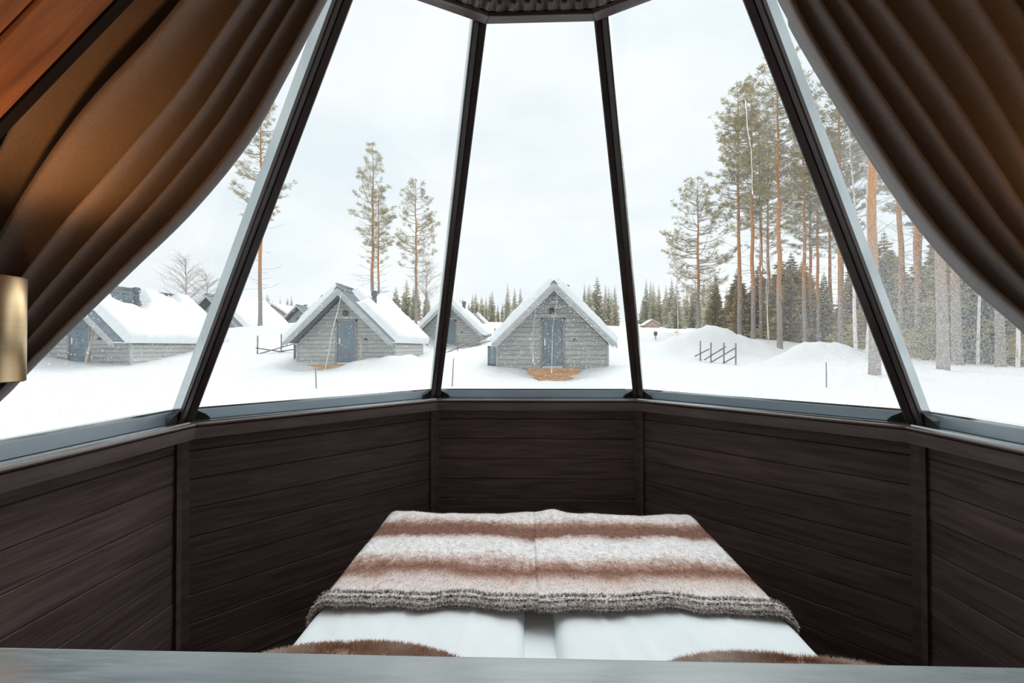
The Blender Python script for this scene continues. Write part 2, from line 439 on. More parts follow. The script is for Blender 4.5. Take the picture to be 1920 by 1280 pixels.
# banks of ploughed snow (+) and shovelled hollows in front of the steps (-): x, y, radius x, radius y, height
BUMPS = [(11.0, 24.5, 1.7, 1.5, 1.35), (9.2, 25.2, 1.5, 1.4, 0.55), (13.0, 24.0, 1.5, 1.3, 0.55), (12.9, 18.6, 1.25, 1.1, 0.72), (14.2, 18.8, 0.9, 0.9, 0.35), (11.7, 18.2, 1.1, 0.9, 0.3),
         (-6.6, 18.2, 1.2, 0.7, 0.36), (-5.2, 18.0, 1.3, 0.8, 0.30), (-7.6, 18.0, 0.6, 0.6, 0.22), (1.1, 15.9, 1.05, 1.35, -0.52), (-9.7, 18.2, 0.9, 0.7, -0.18),
         (-21.2, 16.7, 1.6, 0.6, 0.30), (-18.9, 16.6, 0.7, 0.5, 0.1), (4.6, 16.7, 1.3, 0.8, 0.18), (-0.9, 16.8, 1.4, 0.7, 0.08), (15.4, 20.4, 1.4, 1.2, 0.3), (10, 30, 3, 2, .5)]
def terrain(x, y):
    x = np.asarray(x, float); y = np.asarray(y, float)
    sh = x.shape
    q = np.stack([x.ravel(), y.ravel()], 1)
    z = np.zeros(len(q))
    for i in range(0, len(q), 8000):
        qq = q[i:i + 8000]
        z[i:i + 8000] = _phi(np.linalg.norm(qq[:, None] - _c[None, :, :2], axis=2)) @ _w[:_n] + _w[_n] + qq @ _w[_n + 1:]
    X, Y = q[:, 0], q[:, 1]
    rough = np.zeros(len(q))
    for bx, by, rx, ry, h in BUMPS:
        g = np.exp(-(((X - bx) / rx) ** 2 + ((Y - by) / ry) ** 2))
        z += h * g
        rough += abs(h) * g
    z += (0.030 + 0.10 * np.minimum(rough, 0.8)) * (np.sin(X * 1.9 + 1.1 * np.sin(Y * 1.3)) * np.cos(Y * 2.1 + 0.6 * np.sin(X * 1.7))
                                    + 0.6 * np.sin(X * 4.3 + Y * 3.1) * np.cos(Y * 4.7 - X * 1.9) + 0.35 * np.sin(X * 9.1 - Y * 7.7))
    dr = np.hypot(X, Y)
    z -= 1.0 * np.clip((3.0 - dr) / 1.0, 0, 1)
    return z.reshape(sh)
def tz(x, y):
    return float(terrain(np.array([x]), np.array([y]))[0])

def make_ground():
    na, nr = 460, 230
    ang = np.linspace(math.radians(-20), math.radians(200), na)
    rad = 2.3 * (260 / 2.3) ** np.linspace(0, 1, nr) ** 0.92
    A, R = np.meshgrid(ang, rad)
    X = R * np.cos(A); Y = R * np.sin(A)
    Z = terrain(X, Y)
    vs = np.stack([X.ravel(), Y.ravel(), Z.ravel()], 1)
    i = np.arange(nr - 1)[:, None] * na + np.arange(na - 1)[None, :]
    fs = np.stack([i, i + 1, i + na + 1, i + na], -1).reshape(-1, 4)
    me = bpy.data.meshes.new('ground')
    me.from_pydata(vs.tolist(), [], fs.tolist())
    me.materials.append(M['snow'])
    me.polygons.foreach_set('use_smooth', [True] * len(me.polygons))
    o = link('ground', me, kind='structure')
    o['label'] = 'snow covered ground with soft drifts and ploughed banks'
    return o
make_ground()

# ------------------------------------------------------------------ the room shell
FLZ = -0.30
Z0 = 1.5            # heights below are written from eye level, as surveyed
EDGES = [('wall_left', 180, -0.56, None), ('wall_back_left', 135, None, None), ('wall_back', 90, None, None),
         ('wall_back_right', 45, None, None), ('wall_right', 0, None, 0.56)]
def edge_mw(deg):
    return Matrix.Rotation(math.radians(deg - 90), 4, 'Z')
def xl(r, lo):
    return -r * T22 if lo is None else lo
def xr(r, hi):
    return r * T22 if hi is None else hi
def mitred(prof, lo, hi, gap=0.0):
    a = [(xl(r, lo) + gap, r, z) for r, z in prof]
    b = [(xr(r, hi) - gap, r, z) for r, z in prof]
    return MB().loft(a, b)

fl = MB().box(-2.6, 2.6, -4.3, 2.2, FLZ - .15, FLZ)
fl.build('floor', M['floor'], kind='structure')
RW = 1.937
rnd = random.Random(5)
WALLS = {}
SEAMS = [-0.478, -0.564, -0.720, -0.876, -1.032, -1.188, -1.344, -1.5, -1.656, -1.80]
for wi, (name, deg, lo, hi) in enumerate(EDGES):
    mw = edge_mw(deg)
    wall = mitred([(RW + 0.022, FLZ), (RW + 0.10, FLZ), (RW + 0.10, 1.09), (RW + 0.022, 1.09)], lo, hi).build(name, M['shadow_board'], kind='structure', mw=mw)
    WALLS[name] = wall
    for k in range(9):
        zt, zb = Z0 + SEAMS[k], Z0 + SEAMS[k + 1]
        j = rnd.uniform(-0.0015, 0.0015)
        ch = 0.005
        mid = (zt + zb) / 2
        prof = [(RW + j + ch, zb + 0.0012), (RW + j, zb + ch), (RW + j, zt - ch), (RW + j + ch, zt - 0.0012), (RW + 0.03, zt - 0.0012), (RW + 0.03, zb + 0.0012)]
        prof = [(r, z - mid) for r, z in prof]
        mitred(prof, lo, hi, 0.002).build('plank', M['dark_wood'], parent=wall, mw=Matrix.Translation((0, 0, mid)))
    # sill cap: rounded nosing, apron board under it, flat metal flange, groove between
    mitred([(1.812, Z0 - .480), (1.93, Z0 - .480), (1.93, Z0 - .421), (1.812, Z0 - .421)], lo, hi).build('apron_board', M['trim_wood'], parent=wall)
    nos = [(1.835, Z0 - .421), (1.822, Z0 - .419), (1.813, Z0 - .413), (1.811, Z0 - .407), (1.815, Z0 - .402), (1.826, Z0 - .400), (1.846, Z0 - .400), (1.846, Z0 - .421)]
    mitred(nos, lo, hi).build('sill_nosing', M['trim_wood'], parent=wall, smooth=False)
    mitred([(1.846, Z0 - .425), (1.99, Z0 - .425), (1.99, Z0 - .415), (1.846, Z0 - .415)], lo, hi).build('sill_bed', M['shadow_board'], parent=wall)
# battens at the corners
for nm, a in (('batten_a', 157.5), ('batten_b', 112.5), ('batten_c', 67.5), ('batten_d', 22.5)):
    R = RW / math.cos(PI / 8)
    mwb = Matrix.Rotation(math.radians(a - 90), 4, 'Z')
    vt = T22 * 0.031
    pr = [(-0.031, R - 0.021 - vt), (0, R - 0.021), (0.031, R - 0.021 - vt), (0.031, R + 0.02 - vt), (0, R + 0.02), (-0.031, R + 0.02 - vt)]
    o = MB().loft([(x, y, FLZ) for x, y in pr], [(x, y, Z0 - .479) for x, y in pr]).build('batten', M['trim_wood'], parent=WALLS['wall_back'], mw=None)
    o.matrix_local = WALLS['wall_back'].matrix_local.inverted() @ mwb

# ------------------------------------------------------------------ glazing
RG0, ZG0, SL = 1.990, 1.111, 0.5405      # glass plane: apothem, height of the sill line, inward lean per metre
ZTOP = 3.30
def rg(z):
    return RG0 - SL * (z - ZG0)
FOG = {1: (0.012, 0.10, -1.0, 1.9, 0.8, -0.6, 60), 2: (0.015, 0.05, -0.9, 2.0, 0.5, -0.8, 60), 3: (0.012, 0.05, -2, 1.7, 0.5, -0.6, 60),
       4: (0.02, 0.20, 0.10, 2.35, 0.62, -0.9, 150), 5: (0.03, 0.22, 0.30, 2.6, -0.7, -0.9, 150)}
WIN = {}
for wi, (name, deg, lo, hi) in enumerate(EDGES):
    k = wi + 1
    mw = edge_mw(deg)
    b_, e_, cx, cy, gx, gy, fine = FOG[k]
    pm = pane_mat('window_pane_%d' % k, b_, e_, cx, cy, gx, gy, fine)
    zb, zt = Z0 - .385, ZTOP
    th = 0.008
    a = [(xl(rg(zb), lo), rg(zb), zb), (xr(rg(zb), hi), rg(zb), zb), (xr(rg(zt), hi), rg(zt), zt), (xl(rg(zt), lo), rg(zt), zt)]
    c = [(x, y + th, z + th * 0.5) for x, y, z in a]
    win = empty('window_%d' % k); win.matrix_world = mw
    win['kind'] = 'structure'
    WIN[k] = win
    MB().loft(a, c).build('pane', pm, parent=win)
    rail = [(1.905, Z0 - .392), (1.908, Z0 - .388), (1.948, Z0 - .343), (1.953, Z0 - .341), (2.00, Z0 - .341), (2.00, Z0 - .392)]
    mitred(rail, lo, hi).build('bottom_rail', M['rail_metal'], parent=win)
    lip = [(1.956, Z0 - .341), (1.960, Z0 - .330), (1.966, Z0 - .327), (1.975, Z0 - .327), (1.985, Z0 - .341)]
    mitred(lip, lo, hi).build('glazing_bead', M['flange_metal'], parent=win)
    mitred([(1.855, Z0 - .403), (1.858, Z0 - .395), (1.985, Z0 - .3925), (1.985, Z0 - .403)], lo, hi).build('sill_flange', M['flange_metal'], parent=win)

# rain drops on the outer face, thickest low down and towards the right-hand panes
def drops(k, n, fx, rmin, rmax, seed, reject=None):
    rn = random.Random(seed)
    _, deg, lo, hi = EDGES[k - 1]
    mb = MB()
    nrm = Vector((0, 1, SL)).normalized()
    up = Vector((0, -SL, 1)).normalized()
    made = 0
    while made < n:
        z, x = fx(rn)
        r_ = rg(z)
        if not (xl(r_, lo) + .02 < x < xr(r_, hi) - .02) or z < 1.19 or z > 3.0:
            continue
        made += 1
        r = rmin + (rmax - rmin) * rn.random() ** 3
        c = Vector((x, r_ + 0.0085, z + 0.0045))
        st = rn.uniform(0.9, 1.5)
        px, pz, ph = Vector((r, 0, 0)), up * (r * st), nrm * (r * 0.55)
        mb.add([c + px, c + pz, c - px, c - pz, c + ph, c - ph * 0.2], [(0, 1, 4), (1, 2, 4), (2, 3, 4), (3, 0, 4), (1, 0, 5), (2, 1, 5), (3, 2, 5), (0, 3, 5)])
    mb.build('water_drops', M['water'], parent=WIN[k], smooth=True, kind='stuff')
drops(1, 1500, lambda r: (1.2 + 0.75 * r.random(), r.uniform(0.0, .8)), 0.0008, 0.0032, 1)
drops(2, 2000, lambda r: (1.2 + 1.0 * r.random() ** 1.3, r.uniform(-.8, .8)), 0.0008, 0.0032, 2)
drops(3, 2600, lambda r: (1.23 + 0.62 * r.random(), r.gauss(0.12, 0.3)), 0.0008, 0.0033, 3)
drops(4, 7000, lambda r: (1.2 + 1.3 * r.random(), .75 - 1.4 * r.random() ** 1.8), 0.0006, 0.0021, 4)
drops(5, 7000, lambda r: (1.2 + 1.4 * r.random(), -.75 + 1.3 * r.random() ** 1.4), 0.0005, 0.0016, 5)
def water_run(k, pts, rad):
    mb = MB()
    rn = random.Random(k * 7 + len(pts))
    P3 = []
    for i in range(len(pts) - 1):
        for q in range(6):
            t_ = q / 6
            x = lerp(pts[i][0], pts[i + 1][0], t_) + rn.uniform(-.0015, .0015); z = lerp(pts[i][1], pts[i + 1][1], t_)
            P3.append(Vector((x, rg(z) + 0.009, z + 0.004)))
    mb.tube(P3, [rad * rn.uniform(0.6, 1.3) for _ in P3], 8)
    mb.build('water_run', M['water'], parent=WIN[k], smooth=True)
water_run(3, [(0.146, 1.898), (0.139, 1.802), (0.118, 1.616), (0.121, 1.229)], .0020)
water_run(3, [(-0.017, 1.839), (-0.009, 1.748), (-0.023, 1.617), (-0.025, 1.336)], .0020)
water_run(3, [(-0.035, 1.617), (-0.038, 1.479), (-0.009, 1.336)], .0014)
water_run(2, [(-0.064, 1.837), (-0.063, 1.697), (-0.071, 1.585), (-0.064, 1.469), (-0.067, 1.321)], .0020)
water_run(4, [(0.248, 2.702), (0.234, 2.576), (0.232, 2.463), (0.199, 2.254)], .0014)
water_run(4, [(0.21, 2.201), (0.202, 2.073), (0.18, 1.884)], .0014)

# ------------------------------------------------------------------ mullions
def mullion(n, ang, ztop):
    a = math.radians(ang)
    out = Vector((math.cos(a), math.sin(a), 0))
    R0, z0 = 2.054, Z0 - .389
    R1 = R0 - 0.586 * (ztop - z0)
    p0, p1 = out * R0 + Vector((0, 0, z0 - .004)), out * R1 + Vector((0, 0, ztop))
    ax = (p1 - p0).normalized()
    tn = Vector((-math.sin(a), math.cos(a), 0))
    inw = tn.cross(ax).normalized()
    if inw.dot(out) > 0:
        inw = -inw
    root = empty('trim_%d' % n, p0)
    root['kind'] = 'structure'
    def seg(prof, name, mat, f0=0.0, f1=1.0):
        q0, q1 = (p1 - p0) * f0, (p1 - p0) * f1
        A = [q0 + tn * x + inw * y for x, y in prof]
        B = [q1 + tn * x + inw * y for x, y in prof]
        return MB().loft(A, B).build(name, mat, parent=root)
    v = 0.037 * T22
    # outer body with polished flanks, dark inner cover strip folded to follow both panes, groove lines
    seg([(-.034, -.075), (.034, -.075), (.034, -.008), (-.034, -.008)], 'side_flange', M['flange_metal'])
    seg([(-.037, -.010), (.037, -.010), (.037, .012), (.030, .016), (.0035, .016 - v * .7), (.0035, .010 - v), (-.0035, .010 - v), (-.0035, .016 - v * .7), (-.030, .016), (-.037, .012)], 'cover_strip', M['frame_metal'])
    # corner brackets with a bright fixing each side of the foot
    for s in (-1, 1):
        sd_ = Vector((math.cos(a) * -0.38, math.sin(a) * -0.38, 0)) + tn * s * 0.92
        th = PI / 8
        d = (tn * s * math.cos(th) - out * math.sin(th)).normalized()
        nn = Vector((0, 0, 1)).cross(d)
        base = tn * s * 0.036 + inw * -0.012
        pr = [(0, 0.0), (0.085, 0.0), (0.062, 0.022), (0.03, 0.040), (0.0, 0.062)]
        A = [base + d * x + Vector((0, 0, z)) - nn * 0.02 - out * z * 0.3 for x, z in pr]
        B = [base + d * x + Vector((0, 0, z)) + nn * 0.02 - out * z * 0.3 for x, z in pr]
        MB().loft(A, B).build('corner_bracket', M['black_plastic'], parent=root)
        c0 = base + d * 0.014 + inw * 0.012
        MB().tube([c0 + Vector((0, 0, .002)), c0 + Vector((0, 0, .040)) + d * 0.006 + inw * .012], 0.0035, 6).build('fixing_pin', M['steel'], parent=root, smooth=True)
    return root
mullion(1, 157.5, 3.2)
mullion(2, 112.5, 3.30)
mullion(3, 67.5, 3.30)
mullion(4, 22.5, 3.2)

# ------------------------------------------------------------------ crown: rim boards and gathered lining
RIM = [(-.86, -.56, 3.07), (-.86, .30, 3.07), (-.286, .755, 3.1785), (.286, .755, 3.1785), (.86, .30, 3.07), (.86, -.56, 3.07)]
RIM_IN = [(-.80, -.56, 3.07), (-.80, .275, 3.07), (-.262, .70, 3.1785), (.262, .70, 3.1785), (.80, .275, 3.07), (.80, -.56, 3.07)]
crown = MB()
for i in range(5):
    a, b_ = RIM[i], RIM[i + 1]
    crown.add([(a[0] * 1.03, a[1] * 1.03 if a[1] > 0 else a[1], a[2] + .02), (b_[0] * 1.03, b_[1] * 1.03 if b_[1] > 0 else b_[1], b_[2] + .02), (b_[0] * 1.03, b_[1] * 1.03 if b_[1] > 0 else b_[1], 3.62), (a[0] * 1.03, a[1] * 1.03 if a[1] > 0 else a[1], 3.62)], [(0, 1, 2, 3)])
crown.add([(-.9, -.6, 3.6), (.9, -.6, 3.6), (.9, .32, 3.6), (.3, .8, 3.6), (-.3, .8, 3.6), (-.9, .32, 3.6)], [(0, 1, 2, 3, 4, 5)])
crown_o = crown.build('ceiling_crown', M['shadow_board'], kind='structure')
for i in range(5):
    o0, o1, i0, i1 = RIM[i], RIM[i + 1], RIM_IN[i], RIM_IN[i + 1]
    up = Vector((0, 0, .022))
    A = [Vector(o0), Vector(i0), Vector(i0) + up, Vector(o0) + up]
    B = [Vector(o1), Vector(i1), Vector(i1) + up, Vector(o1) + up]
    bevel(MB().loft(A, B).build('rim_board', M['trim_wood'], parent=crown_o), .003)
def lining():
    pts = [Vector((p[0], p[1], p[2] + 0.018)) for p in RIM_IN]
    # rounded path
    dense = []
    for i in range(len(pts) - 1):
        for q in range(90):
            dense.append(pts[i].lerp(pts[i + 1], q / 90))
    dense.append(pts[-1])
    for _ in range(60):
        dense = [dense[0]] + [(dense[i - 1] + dense[i] * 2 + dense[i + 1]) / 4 for i in range(1, len(dense) - 1)] + [dense[-1]]
    L_ = [0]
    for i in range(1, len(dense)):
        L_.append(L_[-1] + (dense[i] - dense[i - 1]).length)
    nv = 14
    def f(u, v):
        i = min(int(u * (len(dense) - 1) + 0.5), len(dense) - 1)
        p = dense[i]; s = L_[i]
        z = v * 0.30
        ph = (-s + z * 1.3 + 0.006 * math.sin(s * 23)) / 0.066
        fr = ph - math.floor(ph)
        ridge = (1 - (1 - fr) ** 2) * (1 - smooth((fr - .86) / .14)) * (0.85 + .15 * math.sin(math.floor(ph) * 2.4))
        inw = Vector((-p.x, -p.y + 0.05, 0)).normalized()
        bulge = 0.050 * ridge * smooth(0.5 + v * 9) + 0.012 * math.sin(min(1, v * 1.4) * PI)
        scal = 0.010 * (1 - ridge) * (1 - smooth(v * 6))
        return p - inw * 0.012 + inw * bulge + Vector((0, 0, z + scal))
    return MB().grid(f, len(dense) - 1, nv)
lining().build('gathered_lining', M['valance'], parent=crown_o, smooth=True)

# ------------------------------------------------------------------ plank ceiling over the sleeping end, gable closure, side and rear walls
ZR = 3.25
ceil = empty('ceiling'); ceil['kind'] = 'structure'
for s in (-1, 1):
    MB().add([(0, -4.3, ZR + .03), (s * 2.7, -4.3, ZR - 2.67), (s * 2.7, -.57, ZR - 2.67), (0, -.57, ZR + .03)], [(0, 1, 2, 3)]).build('backing', M['shadow_board'], parent=ceil)
    y = -0.565
    for k in range(9):
        y0, y1 = y - 0.0935, y - 0.002
        L_ = 2.9
        j = rnd.uniform(0, .002)
        me = MB().loft([(0, y0 - (y0 + y1) / 2 + .004, j), (0, (y1 - y0) / 2 - .004, j), (0, (y1 - y0) / 2, .006), (0, (y1 - y0) / 2, .02), (0, (y0 - y1) / 2, .02), (0, (y0 - y1) / 2, .006)],
                       [(L_, y0 - (y0 + y1) / 2 + .004, j), (L_, (y1 - y0) / 2 - .004, j), (L_, (y1 - y0) / 2, .006), (L_, (y1 - y0) / 2, .02), (L_, (y0 - y1) / 2, .02), (L_, (y0 - y1) / 2, .006)])
        mwp = Matrix.Translation((0, (y0 + y1) / 2, ZR)) @ Matrix.Rotation(0 if s > 0 else PI, 4, 'Z') @ Matrix.Rotation(PI / 4, 4, 'Y')
        me.build('plank', M['ceil_wood'], parent=ceil, mw=mwp)
        y -= 0.0955
    # black strip standing in for the shade between ceiling edge and curtain
    q = Matrix.Rotation(0 if s > 0 else PI, 4, 'Z') @ Matrix.Rotation(PI / 4, 4, 'Y')
    mwp = Matrix.Translation((0, -0.552, ZR)) @ q
    MB().box(0, 2.6, -.009, .012, .001, .05).build('shadow_gap_strip', M['shadow_board'], parent=ceil, mw=mwp)
    MB().box(0.45, 1.9, -.012, .012, -.004, .02).build('curtain_track', M['dark_iron'], parent=ceil, mw=Matrix.Translation((0, -0.43, ZR + .37)) @ q)
g = MB()
for s in (-1, 1):
    g.add([(s * 2.8, -.57, ZR - 2.8 + .02), (0, -.57, ZR + .02), (0, -.57, 4.3), (s * 2.8, -.57, 4.3)], [(0, 1, 2, 3)])
    g.add([(s * 2.8, -.57, FLZ), (s * 1.93, -.57, FLZ), (s * 1.93, -.57, 1.36), (s * 2.8, -.57, .5)], [(0, 1, 2, 3)])
g.build('wall_gable', M['shadow_board'], kind='structure')
MB().box(-2.15, -2.05, -4.3, -.56, FLZ, 1.35).build('wall_side_left', M['dark_wood'], kind='structure')
MB().box(2.05, 2.15, -4.3, -.56, FLZ, 1.35).build('wall_side_right', M['dark_wood'], kind='structure')
MB().add([(-2.15, -4.3, FLZ), (2.15, -4.3, FLZ), (2.15, -4.3, 1.2), (0, -4.3, 3.3), (-2.15, -4.3, 1.2)], [(0, 1, 2, 3, 4)]).build('wall_rear', M['dark_wood'], kind='structure')
# posts carrying the roof beside the bed head (just outside the view), lamps hang on them
for n, s in ((5, -1), (6, 1)):
    bevel(MB().box(-.05, .05, -.05, .05, FLZ, 1.95).build('trim_%d' % n, M['trim_wood'], kind='structure', mw=Matrix.Translation((s * 1.26, -.70, 0))))

# ------------------------------------------------------------------ headboard with the ledge in front of the camera
hb = tag(empty('headboard', (-.03, -1.04, 0)), 'low plank headboard partition topped by a grey wooden ledge in the foreground', 'headboard')
bevel(MB().box(-1.95, 1.95, -.115, .112, 1.055, 1.10).build('ledge_board', M['ledge_wood'], parent=hb), .004, 3)
for k in range(9):
    z0 = FLZ + .002 + k * .15
    bevel(MB().box(-1.9, 1.9, -.09, .085, z0, z0 + .146).build('plank', M['dark_wood'], parent=hb), .004, 1)

# ------------------------------------------------------------------ bed
bed = tag(empty('bed', (0, .12, 0)), 'low double bed with white mattresses standing under the panoramic window', 'bed')
bevel(MB().box(-.88, .88, -1.02, 1.0, .0, .24).build('bed_base', M['trim_wood'], parent=bed), .01)
for sx in (-.78, .78):
    for sy in (-.9, .88):
        bevel(MB().box(sx - .04, sx + .04, sy - .04, sy + .04, FLZ, .0).build('leg', M['trim_wood'], parent=bed), .004)
for s in (-1, 1):
    o = MB().box(-.435, .435, -1.0, 1.0, .241, .425).build('mattress', M['sheet'], parent=bed, mw=Matrix.Translation((s * .4375, 0, 0)), smooth=False)
    bevel(o, .04, 4)
def fbx(t, h):         # rounded shoulder profile
    return h * (1 - (1 - smooth(t)) ** 2)
def sheet_grid(x0, x1, y0, y1, ztop, drop_l, drop_r, drop_far, seed, wr, nu=70, nv=90, rad=.06, bulge=.0, drop_near=0.0, hemwave=0.0):
    # a cloth lying on the bed top that turns down over the given sides; arc-length parameterised
    lx0, lx1 = x0 - drop_l, x1 + drop_r
    ly0, ly1 = y0 - drop_near, y1 + drop_far
    def fold(c, a, b_):
        # position along axis and height loss for coordinate c, edges at a, b with rounded corner radius rad
        if c < a + rad:
            t_ = a + rad - c
            q = rad * PI / 2
            if t_ < q:
                an = t_ / rad
                return a + rad - math.sin(an) * rad, -(1 - math.cos(an)) * rad
            return a, -rad - (t_ - q)
        if c > b_ - rad:
            t_ = c - (b_ - rad)
            q = rad * PI / 2
            if t_ < q:
                an = t_ / rad
                return b_ - rad + math.sin(an) * rad, -(1 - math.cos(an)) * rad
            return b_, -rad - (t_ - q)
        return c, 0.0
    def f(u, v):
        cx, cy = lerp(lx0, lx1, u), lerp(ly0, ly1, v)
        if hemwave:
            cy += hemwave * math.sin(cx * 9 + seed * 2) * (1 - v) + hemwave * .6 * math.sin(cx * 21 + seed) * (1 - v)
        xa = x0 - 9 if not drop_l else x0
        xb = x1 + 9 if not drop_r else x1
        ya = y0 - 9 if not drop_near else y0
        yb = y1 + 9 if not drop_far else y1
        X, dz1 = fold(cx, xa, xb)
        Y, dz2 = fold(cy, ya, yb)
        cre = 0.0
        if hemwave == 0.0:
            for c0, sl, am in ((.22, -.10, .004), (.33, -.16, .005), (.50, .02, .003), (.68, -.05, .003), (-.30, .08, .004), (-.55, .03, .003), (-.75, -.06, .003)):
                t_ = (cx - c0 - sl * cy) / .012
                cre += am * math.exp(-t_ * t_)
        top = 1 if dz1 > -.02 and dz2 > -.02 else 0.35
        z = ztop + dz1 + dz2 + cre + top * wr * hnoise(cx * 4.2 + seed, cy * 3.6, seed) + bulge * math.sin(max(0, min(1, (cx - x0) / (x1 - x0))) * PI) * math.sin(max(0, min(1, (cy - y0) / (y1 - y0))) * PI)
        side = wr * .8 * math.sin(cy * 17 + seed) if dz1 < -.05 else 0
        endw = wr * .8 * math.sin(cx * 15 + seed) if dz2 < -.05 else 0
        if ztop > .505:
            z += .018 * math.exp(-((cx - .07) / .07) ** 2 - ((cy - 1.12) / .10) ** 2) + .010 * math.exp(-((cx + .25) / .15) ** 2 - ((cy - 1.1) / .12) ** 2) * 0 + .007 * math.sin(cx * 7 + 1) * smooth((cy - .9) / .2)
        return Vector((X + side, Y + endw, z))
    return MB().grid(f, nu, nv), f
def cloth(o, th):
    md = o.modifiers.new('thickness', 'SOLIDIFY'); md.thickness = th; md.offset = -1
    return o
gs_, _f = sheet_grid(-.875, .875, -.90, .88, .434, 0, 0, 0, 9, .002, nu=40, nv=40)
cloth(gs_.build('fitted_sheet', M['sheet'], parent=bed, smooth=True, mw=Matrix.Translation((0, 0, 0))), .008)
# two white duvets with a gap between them
for s, x0, x1, nm in ((-1, -.905, -.086, 'left'), (1, .024, .905, 'right')):
    g_, f_ = sheet_grid(x0, x1, -.62, 1.10, .478, .15 if s < 0 else .05, .05 if s < 0 else .15, .18, 3 + s, .006, bulge=.014, rad=.045, drop_near=.05)
    o = g_.build('duvet', M['sheet'], smooth=True)
    cloth(o, .025)
    tag(o, 'white cotton duvet on the %s half of the bed, partly under the fur throw' % nm, 'duvet')
    # press creases running lengthwise
# striped fur throws across the foot end
def throw(s, x0, x1, nm, seed, mat):
    rad_ = .07
    root = tag(empty('fur_throw', (0, 0, 0)), 'brown and cream striped fur throw over the %s half of the bed foot' % nm, 'throw')
    dl, dr = (.20, .0) if s < 0 else (.0, .22)
    g_, f_ = sheet_grid(x0, x1, .195, 1.16, .514, dl, dr, .32, seed, .009, nu=80, nv=100, rad=.07, bulge=.016, hemwave=.010)
    o = cloth(g_.build('fur_face', mat, parent=root, smooth=True), .014)
    # pile: short hairs combed towards the camera
    rn = random.Random(seed)
    mb = MB()
    for _ in range(26000):
        u, v = rn.random(), rn.random()
        p = f_(u, v)
        q = f_(min(1, u + .004), v) - p; r_ = f_(u, min(1, v + .004)) - p
        n_ = q.cross(r_)
        if n_.length < 1e-9:
            continue
        n_.normalize()
        d = (n_ * .30 - r_.normalized() * .9 + Vector((rn.uniform(-.5, .5), rn.uniform(-.3, .3), 0))).normalized()
        ln = rn.uniform(.006, .013)
        sd_ = d.cross(n_).normalized() * .0011
        mb.add([p - sd_, p + sd_, p + d * ln], [(0, 1, 2)])
    mb.build('pile', mat, parent=root, kind='stuff')
    # rolled hem of darker speckled fur
    hm = MB()
    n = 60
    pts = []
    for i in range(n + 1):
        u = i / n
        p = f_(u, 0.0)
        pts.append(p)
    ring = 10
    vs, fs = [], []
    for i, p in enumerate(pts):
        tdir = (pts[min(i + 1, n)] - pts[max(i - 1, 0)]).normalized()
        nrm = tdir.cross(Vector((0, 1, 0))).normalized()
        if nrm.z < 0:
            nrm = -nrm
        if abs(tdir.z) > .8:
            nrm = Vector((s, 0, 0))
        fw = Vector((0, -1, 0))
        k1 = .040 * (1 + .10 * math.sin(i * .7 + seed))
        for q in range(ring):
            a = 2 * PI * q / ring
            vs.append(p + fw * (math.cos(a) * k1 - .02) + nrm * (math.sin(a) * .017 - .002))
    for i in range(n):
        for q in range(ring):
            fs.append((i * ring + q, i * ring + (q + 1) % ring, (i + 1) * ring + (q + 1) % ring, (i + 1) * ring + q))
    fs += [tuple(range(ring)), tuple(range(n * ring + ring - 1, n * ring - 1, -1))]
    hm.add(vs, fs)
    hm.build('hem', M['hem_dark'], parent=root, smooth=True, label='grey speckled furry hem')
    tf = MB()
    for _ in range(7000):
        i = rn.randrange(n); q = rn.randrange(ring)
        p = Vector(vs[i * ring + q]).lerp(Vector(vs[(i + 1) * ring + q]), rn.random())
        c = pts[i].lerp(pts[i + 1], .5) + Vector((0, .02, 0))
        d = ((p - c).normalized() + Vector((rn.uniform(-.7, .7), rn.uniform(-.9, .1), rn.uniform(-.3, .3)))).normalized()
        w_ = Vector((rn.uniform(-1, 1), rn.uniform(-1, 1), rn.uniform(-1, 1))).cross(d)
        if w_.length < 1e-6:
            continue
        w_ = w_.normalized() * .0022
        tf.add([p - w_, p + w_, p + d * rn.uniform(.008, .018)], [(0, 1, 2)])
    tf.build('hem_tufts', M['hem_dark'], parent=root, kind='stuff')
throw(-1, -.915, -.033, 'left', 2, M['fur_left'])
throw(1, -.037, .915, 'right', 5, M['fur_right'])

# furry cushions propped on the headboard, only their tops show over the ledge
def cushion(cx, zc, nm, seed, wid):
    root = tag(empty('fur_cushion', (cx, -.78, zc)), 'russet fur cushion on the %s, its top showing over the ledge' % nm, 'cushion')
    root.rotation_euler = (math.radians(-14), 0, 0)
    rn = random.Random(seed)
    def f(u, v):
        a, b_ = u * 2 * PI, (v - .5) * PI
        ca, sa, cb, sb = math.cos(a), math.sin(a), math.cos(b_), math.sin(b_)
        pw = lambda t_, e: math.copysign(abs(t_) ** e, t_)
        x = wid * pw(cb, .55) * pw(ca, .62)
        y = .075 * pw(cb, .9) * pw(sa, .9)
        z = .22 * pw(sb, .62) + .018 * math.sin(x * 5 + seed) - .035 * (x / wid) ** 2
        return Vector((x, y, z))
    MB().grid(f, 48, 28).build('cushion_cover', M['cushion_fur'], parent=root, smooth=True)
    mb = MB()
    for _ in range(24000):
        u, v = rn.random(), .5 + rn.random() * .5
        p = f(u, v)
        d = (p.normalized() * .5 + Vector((rn.uniform(-.7, .7), rn.uniform(-.6, .6), rn.uniform(.0, .7)))).normalized()
        w_ = d.orthogonal().normalized() * .0009
        mb.add([p - w_, p + w_, p + d * rn.uniform(.006, .013)], [(0, 1, 2)])
    mb.build('pile', M['cushion_fur'], parent=root, kind='stuff')
cushion(-.405, .738, 'left half of the bed', 1, .34)
cushion(.385, .764, 'right half of the bed', 4, .32)

